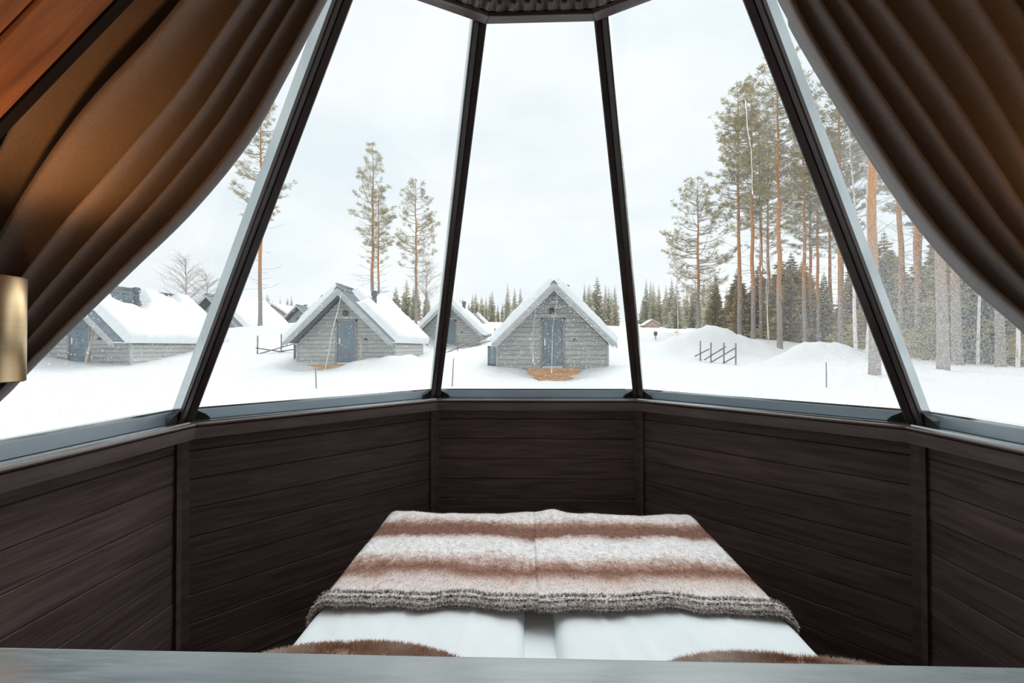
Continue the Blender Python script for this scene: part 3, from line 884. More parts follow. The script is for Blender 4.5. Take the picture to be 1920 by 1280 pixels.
# ------------------------------------------------------------------ curtains
def catmull(P_, t):
    n = len(P_) - 1
    x = max(0, min(n - 1e-6, t * n)); i = int(x); f = x - i
    p0, p1, p2, p3 = P_[max(0, i - 1)], P_[i], P_[min(n, i + 1)], P_[min(n, i + 2)]
    return 0.5 * ((2 * p1) + (p2 - p0) * f + (2 * p0 - 5 * p1 + 4 * p2 - p3) * f * f + (3 * p1 - p0 - 3 * p2 + p3) * f ** 3)
def curtain(side, inner, creases, label, seed):
    I = [Vector((x, 0, z)) for x, z in inner]
    s = -1 if side == 'left' else 1
    O = [Vector((s * x, 0, ZR + .33 - x)) for x in (.46, .62, .80, .98, 1.16, 1.32)] + [Vector((s * 1.46, 0, 2.04)), Vector((s * 1.60, 0, 1.76)), Vector((s * 1.72, 0, 1.42)), Vector((s * 1.80, 0, 1.22))]
    def prof(u):
        # pleats: crease (far), steep rolled flank towards the free edge, ridge (near), slack back to the next crease
        for (a, am), (b_, _) in zip(creases[:-1], creases[1:]):
            if u < b_ or b_ == creases[-1][0]:
                t_ = (u - a) / (b_ - a)
                if t_ < 0.46:
                    return am * (1 - 2 * smooth(max(0, t_) / .46))
                return am * (-1 + 2 * smooth((t_ - .46) / .54) ** 1.3)
        return 0.0
    def f(u, v):
        p = catmull(I, v).lerp(catmull(O, v), u)
        wloc = (catmull(I, v) - catmull(O, v)).length
        k = min(1.0, .35 + wloc * 1.1)
        sh = u + (.03 * math.sin(v * 5 + seed) + .02 * math.sin(v * 9 + u * 7 + seed)) * math.sin(min(.5, u * 1.5) * PI)
        y = -.395 + prof(sh) * k + .012 * math.sin(v * 6 + u * 4) - .11 * smooth(u * 1.1) * (1 - v * .6)
        return Vector((p.x, y, p.z))
    o = MB().grid(f, 200, 70).build('curtain', M['curtain'], smooth=True)
    cloth(o, .004)
    # tail below the tie, out of sight beside the wall
    tag(o, label, 'curtain')
    b0 = f(0.5, 1.0)
    def tail(u, v):
        x = s * lerp(1.66, 1.83, u) if v > .2 else lerp(f(u, 1.0).x, s * lerp(1.66, 1.83, u), v / .2)
        return Vector((x, b0.y + .05 * math.sin(u * 24) * (.5 + v), lerp(f(u, 1.0).z, FLZ + .03, v)))
    cloth(MB().grid(tail, 60, 20).build('tail', M['curtain'], parent=o, smooth=True), .004)
    MB().tube([Vector((s * (1.745 + .10 * math.cos(a)), b0.y + .085 * math.sin(a), 1.205)) for a in [i * 2 * PI / 24 for i in range(25)]], .012, 6).build('tieback', M['curtain'], parent=o, smooth=True)
    return o
LI = [(-0.441, 2.707), (-0.483, 2.611), (-0.531, 2.502), (-0.593, 2.393), (-0.683, 2.215), (-0.787, 2.023), (-0.927, 1.846), (-1.081, 1.695), (-1.264, 1.523), (-1.449, 1.357), (-1.621, 1.197)]
RI = [(0.437, 2.676), (0.475, 2.58), (0.527, 2.47), (0.569, 2.362), (0.616, 2.253), (0.73, 2.038), (0.856, 1.825), (0.98, 1.667), (1.129, 1.53), (1.264, 1.407), (1.62, 1.197)]
# pleat list: where each pleat starts across the curtain, and how deep it is
curtain('left', LI, [(-.03, .03), (.075, .035), (.16, .045), (.235, .055), (.36, .06), (.60, .055), (.78, .045), (.88, .035), (1.03, .0)],
        'taupe curtain drawn aside at the left, lit orange by the brass lamp', 1)
curtain('right', RI, [(-.03, .03), (.05, .045), (.14, .05), (.20, .055), (.30, .055), (.40, .06), (.52, .05), (.64, .055), (.78, .045), (.90, .04), (1.03, .0)],
        'taupe curtain drawn aside at the right in long diagonal folds', 4)

# ------------------------------------------------------------------ brass wall lamps
def lamp(x, s, label, k=1.0):
    root = tag(empty('wall_lamp', (x, -.678, 1.433)), label, 'lamp')
    R, H = .046, .207
    mb = MB()
    n = 40
    vs, fs = [], []
    for r, z in ((R - .003, 0), (R, .002), (R, H - .002), (R - .003, H), (R - .005, H - .01), (R - .005, .01)):
        vs += [(r * math.cos(2 * PI * i / n), r * math.sin(2 * PI * i / n), z) for i in range(n)]
    for q in range(6):
        for i in range(n):
            fs.append((q * n + i, q * n + (i + 1) % n, ((q + 1) % 6) * n + (i + 1) % n, ((q + 1) % 6) * n + i))
    mb.add(vs, fs)
    mb.build('lamp_shade', M['brass'], parent=root, smooth=True, label='brass tube')
    for z in (.07, H - .07):
        MB().tube([(0, 0, z - .018), (0, 0, z - .010), (0, 0, z + .010), (0, 0, z + .018)], [.012, .022, .022, .012], 16).build('bulb', M['bulb'], parent=root, smooth=True)
    MB().tube([(s * .04, 0, H / 2), (s * .16, -.02, H / 2)], .012, 10).build('bracket', M['brass'], parent=root, smooth=True)
    for z, up in ((.045, PI), (H - .045, 0)):
        ld = bpy.data.lights.new('lamp_light', 'SPOT')
        ld.energy = k * LAMP_W * (1.0 if up == 0 else .12); ld.color = (1.0, 0.40, 0.11); ld.shadow_soft_size = .02
        ld.spot_size = math.radians(118); ld.spot_blend = .6
        lo_ = bpy.data.objects.new('lamp_light', ld); COL.objects.link(lo_)
        lo_.parent = root; lo_.location = (0, 0, z)
        lo_.rotation_euler = (PI if up == 0 else 0, 0, 0)
    return root
lamp(-1.119, -1, 'brass cylinder wall lamp at the left edge in front of the curtain')
lamp(1.13, 1, 'brass cylinder wall lamp beside the curtain on the other side', .25)
# unseen ceiling lamp added behind the camera for its warm light
cl = tag(empty('added_ceiling_lamp', (-.25, -2.3, 2.60)), 'round warm ceiling lamp added unseen behind the bed to warm the curtains', 'lamp')
MB().tube([(0, 0, .25), (0, 0, .24), (0, 0, 0.10), (0, 0, .06)], [.03, .01, .01, .10], 20).build('lamp_holder', M['brass'], parent=cl, smooth=True)
MB().tube([(0, 0, .06), (0, 0, .03), (0, 0, -.02), (0, 0, -.05)], [.10, .12, .10, .03], 24).build('lamp_globe', M['bulb'], parent=cl, smooth=True)
for en, tgt, sz in ((SPOT_W, (-1.36, -.45, 2.0), 40), (SPOT_W * .5, (1.45, -.45, 1.95), 40)):  # spots added to put a faint orange patch on each curtain
    ld = bpy.data.lights.new('added_curtain_spot', 'SPOT'); ld.energy = en; ld.color = (1.0, .45, .16); ld.shadow_soft_size = .05
    ld.spot_size = math.radians(sz); ld.spot_blend = .85
    o = bpy.data.objects.new('added_curtain_spot', ld); COL.objects.link(o); o.parent = cl; o.location = (0, 0, -.14)
    o.rotation_euler = (Vector(tgt) - Vector((-.25, -2.3, 2.46))).to_track_quat('-Z', 'Y').to_euler()

# ------------------------------------------------------------------ cabins outside
AP, EV, OH, CL = 3.50, 2.52, 1.0, 5.8      # ridge height, half span at the eaves, front overhang, body length
HW = 2.39
def roof_z(x):
    return AP - abs(x) * (AP - 1.0) / EV
def snow_slab(s, y0, y1, marg_front, bare, seed, th):
    slope = math.hypot(EV, AP - 1.0)
    nrm = Vector((s * (AP - 1.0), 0, EV)).normalized()
    def f(u, v):
        y = lerp(y0, y1, v)
        d = u * (slope + .10)
        x = s * d * EV / slope
        z = AP + .06 - d * (AP - 1.0) / slope
        ef = min((y - y0 - marg_front) / .22, (y1 - y) / .2, (slope + .10 - d) / .22)
        t_ = th * math.sqrt(max(0, min(1, ef))) if ef > 0 else 0
        t_ *= 1 + .18 * hnoise(y * 1.4, d * 1.3, seed)
        for by, bd, br in bare:
            q = math.hypot(y - by, (d - bd) * 1.1) + .25 * hnoise(y * 3, d * 3, seed)
            t_ *= smooth((q - br) / .25)
        if t_ < .015:
            t_ = -.05
        return Vector((x, y, z)) + nrm * t_
    return MB().grid(f, 34, 54)
def make_cabin(loc, label, flue=(.95, 1.2, 3.64), marg=(.12, .15), bare=((), ()), snow=.30, seed=0, full=True, rz=0.0):
    root = tag(empty('cabin', loc, rz), label, 'cabin', 'grey cabins in the snow')
    wz = lambda x: roof_z(x) - .16
    zb = -.5
    core = MB()
    A = [(-HW + .05, .06, zb), (HW - .05, .06, zb), (HW - .05, .06, wz(HW) - .02), (0, .06, wz(0) - .05), (-HW + .05, .06, wz(HW) - .02)]
    core.loft(A, [(x, CL - .02, z) for x, y, z in A])
    core.build('wall', M['log'], parent=root)
    if full:
        rows = [(zb + .2 * i, zb + .2 * (i + 1)) for i in range(20)]
        c = .022
        for z0, z1 in rows:
            lim = lambda z: min(HW, max(0.0, (AP - .16 - z) * EV / (AP - 1.0)))
            h0, h1 = lim(z0 + .003), lim(z1 - .003)
            if h0 < .06:
                continue
            segs = [(-1, 1)]
            dz = z1 > -.05 and z0 < 2.02
            parts_ = []
            if dz:
                parts_ = [((-h0, -.50), (-h1, -.50)), ((.50, h0), (.50, h1))]
            else:
                parts_ = [((-h0, h0), (-h1, h1))]
            for (a0, a1), (b0, b1) in parts_:
                if a1 - a0 < .05 or b1 - b0 < .03:
                    continue
                mid = (z0 + z1) / 2
                L_ = [(a0, .0 + c, z0 + .004), (a0, 0, z0 + c), (b0, 0, z1 - c), (b0, c, z1 - .004), (b0, .08, z1 - .004), (a0, .08, z0 + .004)]
                R_ = [(a1, .0 + c, z0 + .004), (a1, 0, z0 + c), (b1, 0, z1 - c), (b1, c, z1 - .004), (b1, .08, z1 - .004), (a1, .08, z0 + .004)]
                sh = lambda pts: [(x, y, z - mid) for x, y, z in pts]
                MB().loft(sh(L_), sh(R_)).build('log', M['log'], parent=root, mw=Matrix.Translation((0, 0, mid)))
        for s in (-1, 1):
            for z0, z1 in rows:
                if z1 > wz(HW) + .02:
                    break
                mid = (z0 + z1) / 2
                pr = [(-.06, z0 + .004), (0 - c, z0 + .004), (0, z0 + c), (0, z1 - c), (-c, z1 - .004), (-.06, z1 - .004)]
                MB().loft([(s * x, .01, z - mid) for x, z in pr], [(s * x, CL, z - mid) for x, z in pr]).build('log', M['log'], parent=root, mw=Matrix.Translation((s * HW, 0, mid)))
            MB().box(s * HW - .06, s * HW + .03, -.03, .07, zb, wz(HW) - .01).build('corner_board', M['barge'], parent=root)
    # roof
    for s in (-1, 1):
        A = [(0, -OH, AP + .05), (s * EV, -OH, 1.05), (s * EV, -OH, .95), (0, -OH, AP - .08)]
        MB().loft(A, [(x, CL + .5, z) for x, y, z in A]).build('roof_slope', M['felt'], parent=root)
        for yb in ((-OH - .04,) if not full else (-OH - .04, CL + .5)):
            th = .20
            A = [(0, yb, AP + .03), (s * (EV + .05), yb, .98), (s * (EV + .05), yb, .98 - th), (0, yb, AP + .03 - th * 1.25)]
            MB().loft(A, [(x, y + .04, z) for x, y, z in A]).build('bargeboard', M['barge'], parent=root)
        if full:
            A = [(0, -OH - .02, AP - .18), (s * (EV - .1), -OH - .02, .92), (s * (EV - .1), -OH - .02, .80), (0, -OH - .02, AP - .34)]
            MB().loft(A, [(x, y + .03, z) for x, y, z in A]).build('bargeboard', M['barge'], parent=root)
        q = 0 if s < 0 else 1
        snow_slab(s, -OH - .05, CL + .5, marg[q], bare[q], seed + s, snow).build('roof_snow', M['roof_snow'], parent=root, smooth=True)
    # ridge cap
    MB().loft([(-.16, -OH - .05, AP - .08), (0, -OH - .05, AP + .10), (.16, -OH - .05, AP - .08), (0, -OH - .05, AP - .02)],
              [(-.16, CL + .5, AP - .08), (0, CL + .5, AP + .10), (.16, CL + .5, AP - .08), (0, CL + .5, AP - .02)]).build('ridge_cap', M['felt'], parent=root)
    # door
    d = bevel(MB().box(-.435, .435, .015, .07, .02, 2.0).build('door', M['door_blue'], parent=root), .01, 1)
    MB().box(-.36, -.30, -.01, .015, .92, 1.2).build('door_handle', M['pale_paint'], parent=d)
    fr = MB()
    fr.box(-.53, -.435, -.03, .07, 0, 2.1); fr.box(.435, .53, -.03, .07, 0, 2.1); fr.box(-.53, .53, -.03, .07, 2.0, 2.1)
    fr.build('door_frame', M['door_frame'], parent=root)
    MB().box(-.44, .44, -.06, .05, -.06, .02).build('threshold', M['pale_paint'], parent=root)
    if full:
        MB().tube([(-.0, -.16, 2.34), (0, -.10, 2.40), (0, .0, 2.42)], [.13, .14, .06], 14).build('porch_light', M['dark_iron'], parent=root, smooth=True)
        MB().box(-.05, .05, -.015, 0.01, 2.14, 2.21).build('number_plate', M['pale_paint'], parent=root)
        MB().box(.90, 1.02, -.05, .01, 1.10, 1.20).build('junction_box', M['dark_iron'], parent=root)
        MB().tube([(*flue[:2], 2.3), (*flue[:2], flue[2] - .26), (*flue[:2], flue[2] - .26), (*flue[:2], flue[2] - .03), flue], [.12, .12, .16, .16, .09], 16).build('chimney', M['felt'], parent=root, smooth=False)
        # glazed side bay
        by = MB(); by.box(-HW - .47, -HW - .40, .5, 1.5, .05, .90); by.box(-HW - .12, -HW, .5, 1.5, .05, .90); by.box(-HW - .47, -HW, .5, 1.5, .05, .13); by.box(-HW - .47, -HW, .5, 1.5, .82, .90)
        bo = by.build('side_bay', M['door_blue'], parent=root)
        MB().box(-HW - .41, -HW - .10, .54, 1.46, .12, .83).build('bay_glass', M['cabin_glass'], parent=bo)
    return root
C1 = make_cabin((1.09, 17.5, .64), 'grey log cabin with a snowy gable facing the middle pane', flue=(.72, 1.4, 3.74), marg=(.10, .10), snow=.30, seed=1)
C2 = make_cabin((-8.74, 19.4, .74), 'grey log cabin with dark flue left of the central mullion', marg=(.10, .62), bare=((), ((-.3, .1, .9),)), snow=.34, seed=2)
C3 = make_cabin((-20.08, 17.5, .75), 'grey log cabin partly hidden by the left curtain edge', flue=(.8, 2.0, 3.72), marg=(.3, .55), bare=((), ((1.6, .35, 1.1), (4.6, .1, .35))), snow=.36, seed=3)
C4 = make_cabin((-5.85, 31.5, 1.45), 'small grey cabin set back between the two front cabins', marg=(.1, .1), snow=.34, seed=4)
for loc, lb in (((-22.0, 46.0, 3.55), 'distant dark gabled cabin just over the roof of the second cabin'),
                ((-27.2, 50.5, 3.0), 'distant low cabin roof left of the second cabin'),
                ((-23.6, 31.0, 1.9), 'half buried cabin behind the thick left mullion'),
                ((-29.5, 40.0, 3.0), 'snowed in cabin far left beyond the first cabin roof'),
                ((-7.9, 66.0, 3.2), 'dark far roof showing over the snow left of the middle cabin')):
    make_cabin(loc, lb, marg=(.4, .7), bare=(((0, .2, .9),), ((0, .2, 1.2),)), snow=.34, seed=int(abs(loc[0])), full=False)
def timber_house(loc, label, sc):
    root = tag(empty('timber_house', loc), label, 'house')
    A = [(-2.2, 0, -1), (2.2, 0, -1), (2.2, 0, 1.2), (0, 0, 2.6), (-2.2, 0, 1.2)]
    MB().loft(A, [(x, 5, z) for x, y, z in A]).build('wall', M['timber_house'], parent=root)
    for s in (-1, 1):
        A = [(0, -.4, 2.75), (s * 2.6, -.4, 1.05), (s * 2.6, -.4, .9), (0, -.4, 2.6)]
        MB().loft(A, [(x, 5.4, z) for x, y, z in A]).build('roof_slope', M['felt'], parent=root)
        A = [(0, -.3, 3.05), (s * 2.5, -.3, 1.4), (s * 2.55, -.3, 1.1), (0, -.3, 2.76)]
        MB().loft(A, [(x, 5.3, z) for x, y, z in A]).build('roof_snow', M['roof_snow'], parent=root)
    MB().box(-.4, .4, -.03, .02, .2, 1.2).build('window', M['cabin_glass'], parent=root)
    root.scale = (sc, sc, sc)
    return root
timber_house((21.3, 73, 4.45), 'small raw timber hut far off right of the right mullion', .55)
timber_house((-31.5, 52, 4.3), 'raw timber house far off at the left behind the cabins', .9)

# fresh timber steps in front of the doors
def steps(loc, label, n, w0, seed):
    root = tag(empty('wooden_steps', loc), label, 'steps')
    for k in range(n):
        z = -.03 - k * .165
        y = -.42 - k * .30
        wd = w0 / 2 * (1 - .0 * k)
        for q in range(2):
            y0 = y + .02 - q * .15
            bevel(MB().box(-wd, wd, -.07, .07, -.02, .02).build('tread_board', M['step_wood'], parent=root, mw=Matrix.Translation((0, y0, z))), .004, 1)
        MB().box(-wd + .01, wd - .01, -.012, .012, -.07, .06).build('riser_board', M['step_wood'], parent=root, mw=Matrix.Translation((0, y - .19, z - .085)))
    for s in (-1, 1):
        MB().loft([(s * w0 / 2 - .03, -.1, -.06), (s * w0 / 2 - .03, -.5 - n * .3, -.06 - n * .165), (s * w0 / 2 - .03, -.5 - n * .3, -.3 - n * .165), (s * w0 / 2 - .03, -.1, -.3 - n * .165)],
                  [(s * w0 / 2 + .0, -.1, -.06), (s * w0 / 2 + .0, -.5 - n * .3, -.06 - n * .165), (s * w0 / 2 + .0, -.5 - n * .3, -.3 - n * .165), (s * w0 / 2 + .0, -.1, -.3 - n * .165)]).build('stringer', M['step_wood'], parent=root)
    return root
steps((1.12, 17.45, .60), 'fresh orange wooden steps shovelled clear below the middle cabin door', 3, 2.2, 1)
steps((-9.35, 19.45, .68), 'fresh orange wooden steps half buried below the second cabin door', 2, 2.0, 2)
def pole(x, y, z0, z1, label, mat, r=.018, lean=(0, 0)):
    root = MB().tube([(0, 0, -.3), (0, 0, 0), (lean[0] * .5, lean[1] * .5, (z1 - z0) / 2), (lean[0], lean[1], z1 - z0)], [r, r, r * .95, r * .8], 7).build('marker_pole', mat, smooth=True)
    root.location = (x, y, z0)
    return tag(root, label, 'pole')
pole(-6.86, 12.5, tz(-6.86, 12.5), 1.0, 'thin snow stake below the second cabin steps', M['stake'], .02, (-.04, 0))
pole(-2.52, 13.0, tz(-2.52, 13), 1.12, 'thin snow stake just right of the left central mullion', M['stake'], .02, (.05, 0))
pole(7.98, 10.5, tz(7.98, 10.5), 1.07, 'thin dark snow stake in front of the right snow bank', M['stake'], .016, (0, 0))
pole(-7.95, 19.1, tz(-7.95, 19.1), 2.0, 'pale pole leaning beside the second cabin door', M['pale_pole'], .045, (.05, .1))
pole(-19.25, 17.0, tz(-19.25, 17.0), 2.2, 'pale pole leaning beside the far left cabin door', M['pale_pole'], .045, (.25, .1))
def fence(posts, h, label, rails, r=.035):
    x0, y0 = posts[0]
    root = tag(empty('pole_fence', (x0, y0, tz(x0, y0))), label, 'fence')
    base = Vector(root.location)
    P_ = [Vector((x, y, tz(x, y))) - base for x, y in posts]
    for p in P_:
        MB().tube([p - Vector((0, 0, .3)), p + Vector((.01, 0, h))], r, 7).build('post', M['stake'], parent=root, smooth=True)
    for (i, zi, ei), (j, zj, ej) in rails:
        a = P_[i] + Vector((0, .05, zi)); b_ = P_[j] + Vector((0, .05, zj))
        d = b_ - a
        MB().tube([a - d * ei, b_ + d * ej], r * .9, 7).build('rail', M['stake'], parent=root, smooth=True)
    return root
fence([(8.98, 21.5), (9.27, 20.9), (9.60, 20.2), (9.84, 19.5)], 1.02, 'pole fence with slanting rails before the big right snow bank',
      [((0, .35, .5), (1, .72, -.1)), ((0, -.1, -.2), (2, .75, .1)), ((1, .0, .1), (3, .78, .05)), ((2, .02, .3), (3, .38, .1))])
fence([(-13.8, 20.5), (-12.85, 21.0), (-11.6, 21.4)], .95, 'pole fence with crossed rails left of the second cabin',
      [((0, .0, .1), (2, .75, .1)), ((0, .30, .1), (1, .02, .4)), ((1, .05, .1), (2, .35, .3))])
fence([(-4.13, 24.5), (-3.0, 24.5), (-1.9, 24.4), (-.9, 24.3)], .9, 'long pole fence running up to the middle cabin',
      [((0, .15, .4), (2, .55, .3)), ((0, .45, .4), (3, .85, .1)), ((1, .1, .2), (3, .5, .1))])
o = tag(MB().tube([(0, 0, -.2), (0, 0, .25), (0, 0, .26), (0, 0, .5), (0, 0, .56)], [.03, .03, .11, .13, .02], 10).build('garden_lantern', M['dark_iron']), 'small dark lantern on a stake in the snow by the right mullion', 'lantern')
o.location = (8.75, 28.5, tz(8.75, 28.5))
o = tag(MB().tube([(-.35, 0, .12), (0, 0, .28), (.35, 0, .14)], [.12, .2, .1], 10).build('snow_sled', M['orange_plastic'], smooth=True), 'bright orange sled lying on the snow before the far trees', 'sled')
o.location = (13.5, 38.5, tz(13.5, 38.5))

# ------------------------------------------------------------------ trees
def make_pine(seed, H, r0, cs, crad, nb, tufts, dead, needle, name='pine_tree', tip=.25, twin=False, bend=.05):
    rn = random.Random(seed)
    root = empty(name)
    bx = [rn.uniform(-bend, bend) for _ in range(12)]
    by = [rn.uniform(-bend, bend) for _ in range(12)]
    def stem(z):
        t_ = z / H * 10
        i = min(int(t_), 10); f = t_ - i
        return Vector((lerp(bx[i], bx[i + 1], smooth(f)) * min(1, z / 3), lerp(by[i], by[i + 1], smooth(f)) * min(1, z / 3), z))
    tr = MB()
    zs = [-.5] + [H * i / 22 for i in range(23)]
    tr.tube([stem(max(0, z)) if z >= 0 else Vector((0, 0, z)) for z in zs], [max(.018, r0 * (1.12 if z < .5 else 1) * (1 - max(0, z) / H) ** .75) for z in zs], 9)
    br, nd = MB(), MB()
    def tuft(c, size, n, dirv):
        for _ in range(n):
            d = (dirv * .8 + Vector((rn.uniform(-1, 1), rn.uniform(-1, 1), rn.uniform(-.5, .9)))).normalized()
            ln = size * rn.uniform(.6, 1.15)
            w_ = d.orthogonal().normalized()
            w_ = (Matrix.Rotation(rn.uniform(0, PI), 3, d) @ w_) * rn.uniform(.009, .017)
            p = c + Vector((rn.uniform(-.1, .1), rn.uniform(-.1, .1), rn.uniform(-.07, .07)))
            nd.add([p - w_ * .4, p + d * ln * .55 + w_, p + d * ln, p + d * ln * .5 - w_], [(0, 1, 2, 3)])
    for k in range(nb):
        f = (k + rn.random()) / nb
        z = H * (cs + (1 - cs) * f ** .85 * .985)
        az = rn.uniform(0, 2 * PI)
        env = crad * (math.sin(min(1, (1 - f) * 1.15 + .06) * PI * .55) ** .9) * (.45 + .55 * min(1, f * 3.2 + .35))
        L_ = env * rn.uniform(.55, 1.12)
        d = Vector((math.cos(az), math.sin(az), 0))
        rise = rn.uniform(-.10, .25) + .55 * f
        p0 = stem(z)
        pts = [p0, p0 + d * L_ * .4 + Vector((0, 0, L_ * rise * .25 - .04 * L_)), p0 + d * L_ * .75 + Vector((0, 0, L_ * rise * .6)), p0 + d * L_ + Vector((0, 0, L_ * (rise + .12)))]
        rb = max(.009, .028 * L_ / 2 + .006)
        br.tube(pts, [rb, rb * .75, rb * .5, rb * .25], 4, cap=False)
        nt_ = max(2, int(tufts * (L_ / crad) * rn.uniform(.6, 1.2)))
        for q in range(nt_):
            g_ = rn.uniform(.42, 1.0)
            i = min(2, int(g_ * 3)); c = pts[i].lerp(pts[i + 1], g_ * 3 - i)
            side = d.cross(Vector((0, 0, 1))) * rn.uniform(-.32, .32) * L_ * (1.1 - g_ * .5)
            c2 = c + side + Vector((0, 0, rn.uniform(-.02, .14)))
            if side.length > .12:
                br.tube([c - d * .15 * L_, c2], [.008, .004], 3, cap=False)
            tuft(c2, tip * 1.1, 17, (d + side * .8 + Vector((0, 0, .35))).normalized())
    for k in range(dead):
        z = H * rn.uniform(cs * .35, cs + .25)
        az = rn.uniform(0, 2 * PI); L_ = rn.uniform(.6, 1.0) * crad * .85
        d = Vector((math.cos(az), math.sin(az), 0)); p0 = stem(z)
        s_ = rn.uniform(-.15, .5)
        pts = [p0, p0 + d * L_ * .5 + Vector((0, 0, L_ * s_ * .3)), p0 + d * L_ + Vector((0, 0, L_ * s_))]
        br.tube(pts, [.016, .011, .005], 3, cap=False)
        for q in range(4):
            c = pts[1].lerp(pts[2], rn.random())
            br.tube([c, c + d * .3 + Vector((rn.uniform(-.3, .3), rn.uniform(-.3, .3), rn.uniform(-.05, .25)))], [.007, .003], 3, cap=False)
    tuft(stem(H), tip, 16, Vector((0, 0, 1)))
    tr.build('trunk', M['bark'], parent=root, smooth=True)
    br.build('branches', M['twig'], parent=root, smooth=True)
    nd.build('needles', needle, parent=root, kind='stuff')
    return root
def make_spruce(seed, H, R, layers, per, mat, name='spruce_tree', stemr=.10):
    rn = random.Random(seed)
    root = empty(name)
    MB().tube([(0, 0, -.4), (0, 0, H * .5), (0, 0, H)], [stemr, stemr * .6, .015], 7).build('trunk', M['twig'], parent=root, smooth=True)
    nd = MB()
    for k in range(layers):
        f = k / layers
        z = H * (.05 + .95 * f)
        r = R * (1 - f) ** .85 * rn.uniform(.75, 1.1) + .05
        for q in range(max(5, int(per * (1 - f * .6)))):
            az = rn.uniform(0, 2 * PI); L_ = r * rn.uniform(.6, 1.1)
            d = Vector((math.cos(az), math.sin(az), 0)); s_ = d.cross(Vector((0, 0, 1)))
            p0 = Vector((0, 0, z + rn.uniform(-.1, .1) * H / layers * 3))
            dr = -rn.uniform(.15, .5) * (1 - f * .7)
            wd = L_ * rn.uniform(.07, .14)
            m_ = p0 + d * L_ * .6 + Vector((0, 0, L_ * dr * .5)); e = p0 + d * L_ + Vector((0, 0, L_ * dr + .05 * L_))
            hang = Vector((0, 0, -L_ * rn.uniform(.1, .22)))
            nd.add([p0, m_ + s_ * wd + hang, e, m_ - s_ * wd + hang, m_ + Vector((0, 0, .04 * L_))], [(0, 1, 4), (1, 2, 4), (2, 3, 4), (3, 0, 4)])
    nd.build('foliage', mat, parent=root, kind='stuff')
    return root
def make_birch(seed, H, r0, nb, name='birch_tree', mat='birch_bark', spread=1.6, cs=.35):
    rn = random.Random(seed)
    root = empty(name)
    lean = rn.uniform(-.3, .3)
    st = lambda z: Vector((lean * (z / H) ** 2 + .06 * math.sin(z * .9 + seed), .05 * math.cos(z * .7), z))
    MB().tube([Vector((0, 0, -.4))] + [st(H * i / 14) for i in range(15)], [r0 * 1.1] + [max(.01, r0 * (1 - i / 14)) for i in range(15)], 8).build('trunk', M[mat], parent=root, smooth=True)
    br = MB()
    for k in range(nb):
        f = rn.random(); z = H * (cs + (1 - cs) * f)
        az = rn.uniform(0, 2 * PI); d = Vector((math.cos(az), math.sin(az), 0))
        L_ = spread * (1 - f * .7) * rn.uniform(.6, 1.1)
        p0 = st(z)
        pts = [p0, p0 + d * L_ * .45 + Vector((0, 0, L_ * .45)), p0 + d * L_ + Vector((0, 0, L_ * rn.uniform(.6, 1.0)))]
        br.tube(pts, [.016, .010, .004], 3, cap=False)
        for q in range(9):
            c = pts[0].lerp(pts[1], rn.random()) if rn.random() < .4 else pts[1].lerp(pts[2], rn.random())
            br.tube([c, c + (d * .5 + Vector((rn.uniform(-.6, .6), rn.uniform(-.6, .6), rn.uniform(0, .8)))) * .55 * spread / 1.6], [.006, .003], 3, cap=False)
    br.build('branches', M['twig'], parent=root, smooth=True)
    return root

protos = {
    'tallA': make_pine(11, 19.0, .165, .40, 2.4, 110, 12, 20, M['needle']),
    'tallB': make_pine(12, 19.0, .165, .47, 2.5, 100, 12, 18, M['needle']),
    'tallC': make_pine(13, 19.0, .165, .44, 2.3, 95, 11, 26, M['needle_grey']),
    'wide': make_pine(14, 13.5, .165, .20, 3.1, 105, 13, 10, M['needle']),
    'slim': make_pine(15, 14.0, .15, .40, 1.75, 85, 8, 44, M['needle_grey']),
    'round': make_pine(16, 11.5, .13, .36, 2.0, 70, 9, 14, M['needle_grey']),
    'near': make_pine(17, 17.0, .155, .62, 2.0, 60, 8, 18, M['needle'], bend=.03),
}
used = set()
def plant(kind, x, y, H0, H, label, group=None, rz=None, wid=1.0, cat='tree'):
    p = protos[kind]
    k = H / H0
    sc = (k * wid, k * wid, k)
    rz = rz if rz is not None else (x * 7.3 + y * 3.1) % 6.28
    z = tz(x, y) - .05
    if kind not in used:
        used.add(kind)
        p.location = (x, y, z); p.rotation_euler = (0, 0, rz); p.scale = sc
        o = p
    else:
        o = copy_thing(p, (x, y, z), rz, sc)
    if 'group' in o:
        del o['group']
    return tag(o, label, cat, group)
G1 = 'tall pines in the right hand wood'
plant('tallC', -18.6, 28.5, 19, 16.5, 'tall thin pine crossing behind the thick left mullion')
plant('slim', -11.75, 31.5, 14, 13.7, 'tallest slim pine rising behind the flue of the second cabin', wid=1.0)
plant('slim', -11.35, 31.7, 14, 10.6, 'slightly shorter pine stem close beside the tall slim pine', wid=.8, rz=2.0)
plant('round', -8.65, 32.5, 11.5, 11.5, 'shorter pine with tufted crown just left of the central mullion', wid=.95)
plant('wide', 14.77, 36.5, 13.5, 13.5, 'broad pine with level branches standing apart left of the wood', wid=1.0)
plant('tallA', 16.3, 32.5, 19, 19.6, 'tallest leftmost pine in the right hand wood', G1)
plant('tallB', 16.35, 30.6, 19, 18.8, 'straight bright orange pine beside the tallest pine', G1)
plant('tallC', 19.0, 34.5, 19, 18.6, 'pine stem close right of the bright orange one', G1)
plant('tallA', 21.8, 38.5, 19, 19.0, 'dark pine deep behind the bright orange stems', G1, rz=1.0)
plant('tallB', 14.75, 24.5, 19, 17.6, 'leaning orange pine planted forward between the snow banks', G1, rz=4.0)
plant('tallC', 18.7, 28.5, 19, 16.4, 'thick orange pine behind the small snow bank', G1, rz=2.2)
plant('tallA', 21.65, 32.5, 19, 16.5, 'grey footed pine just behind the thick orange pine', G1, rz=3.3)
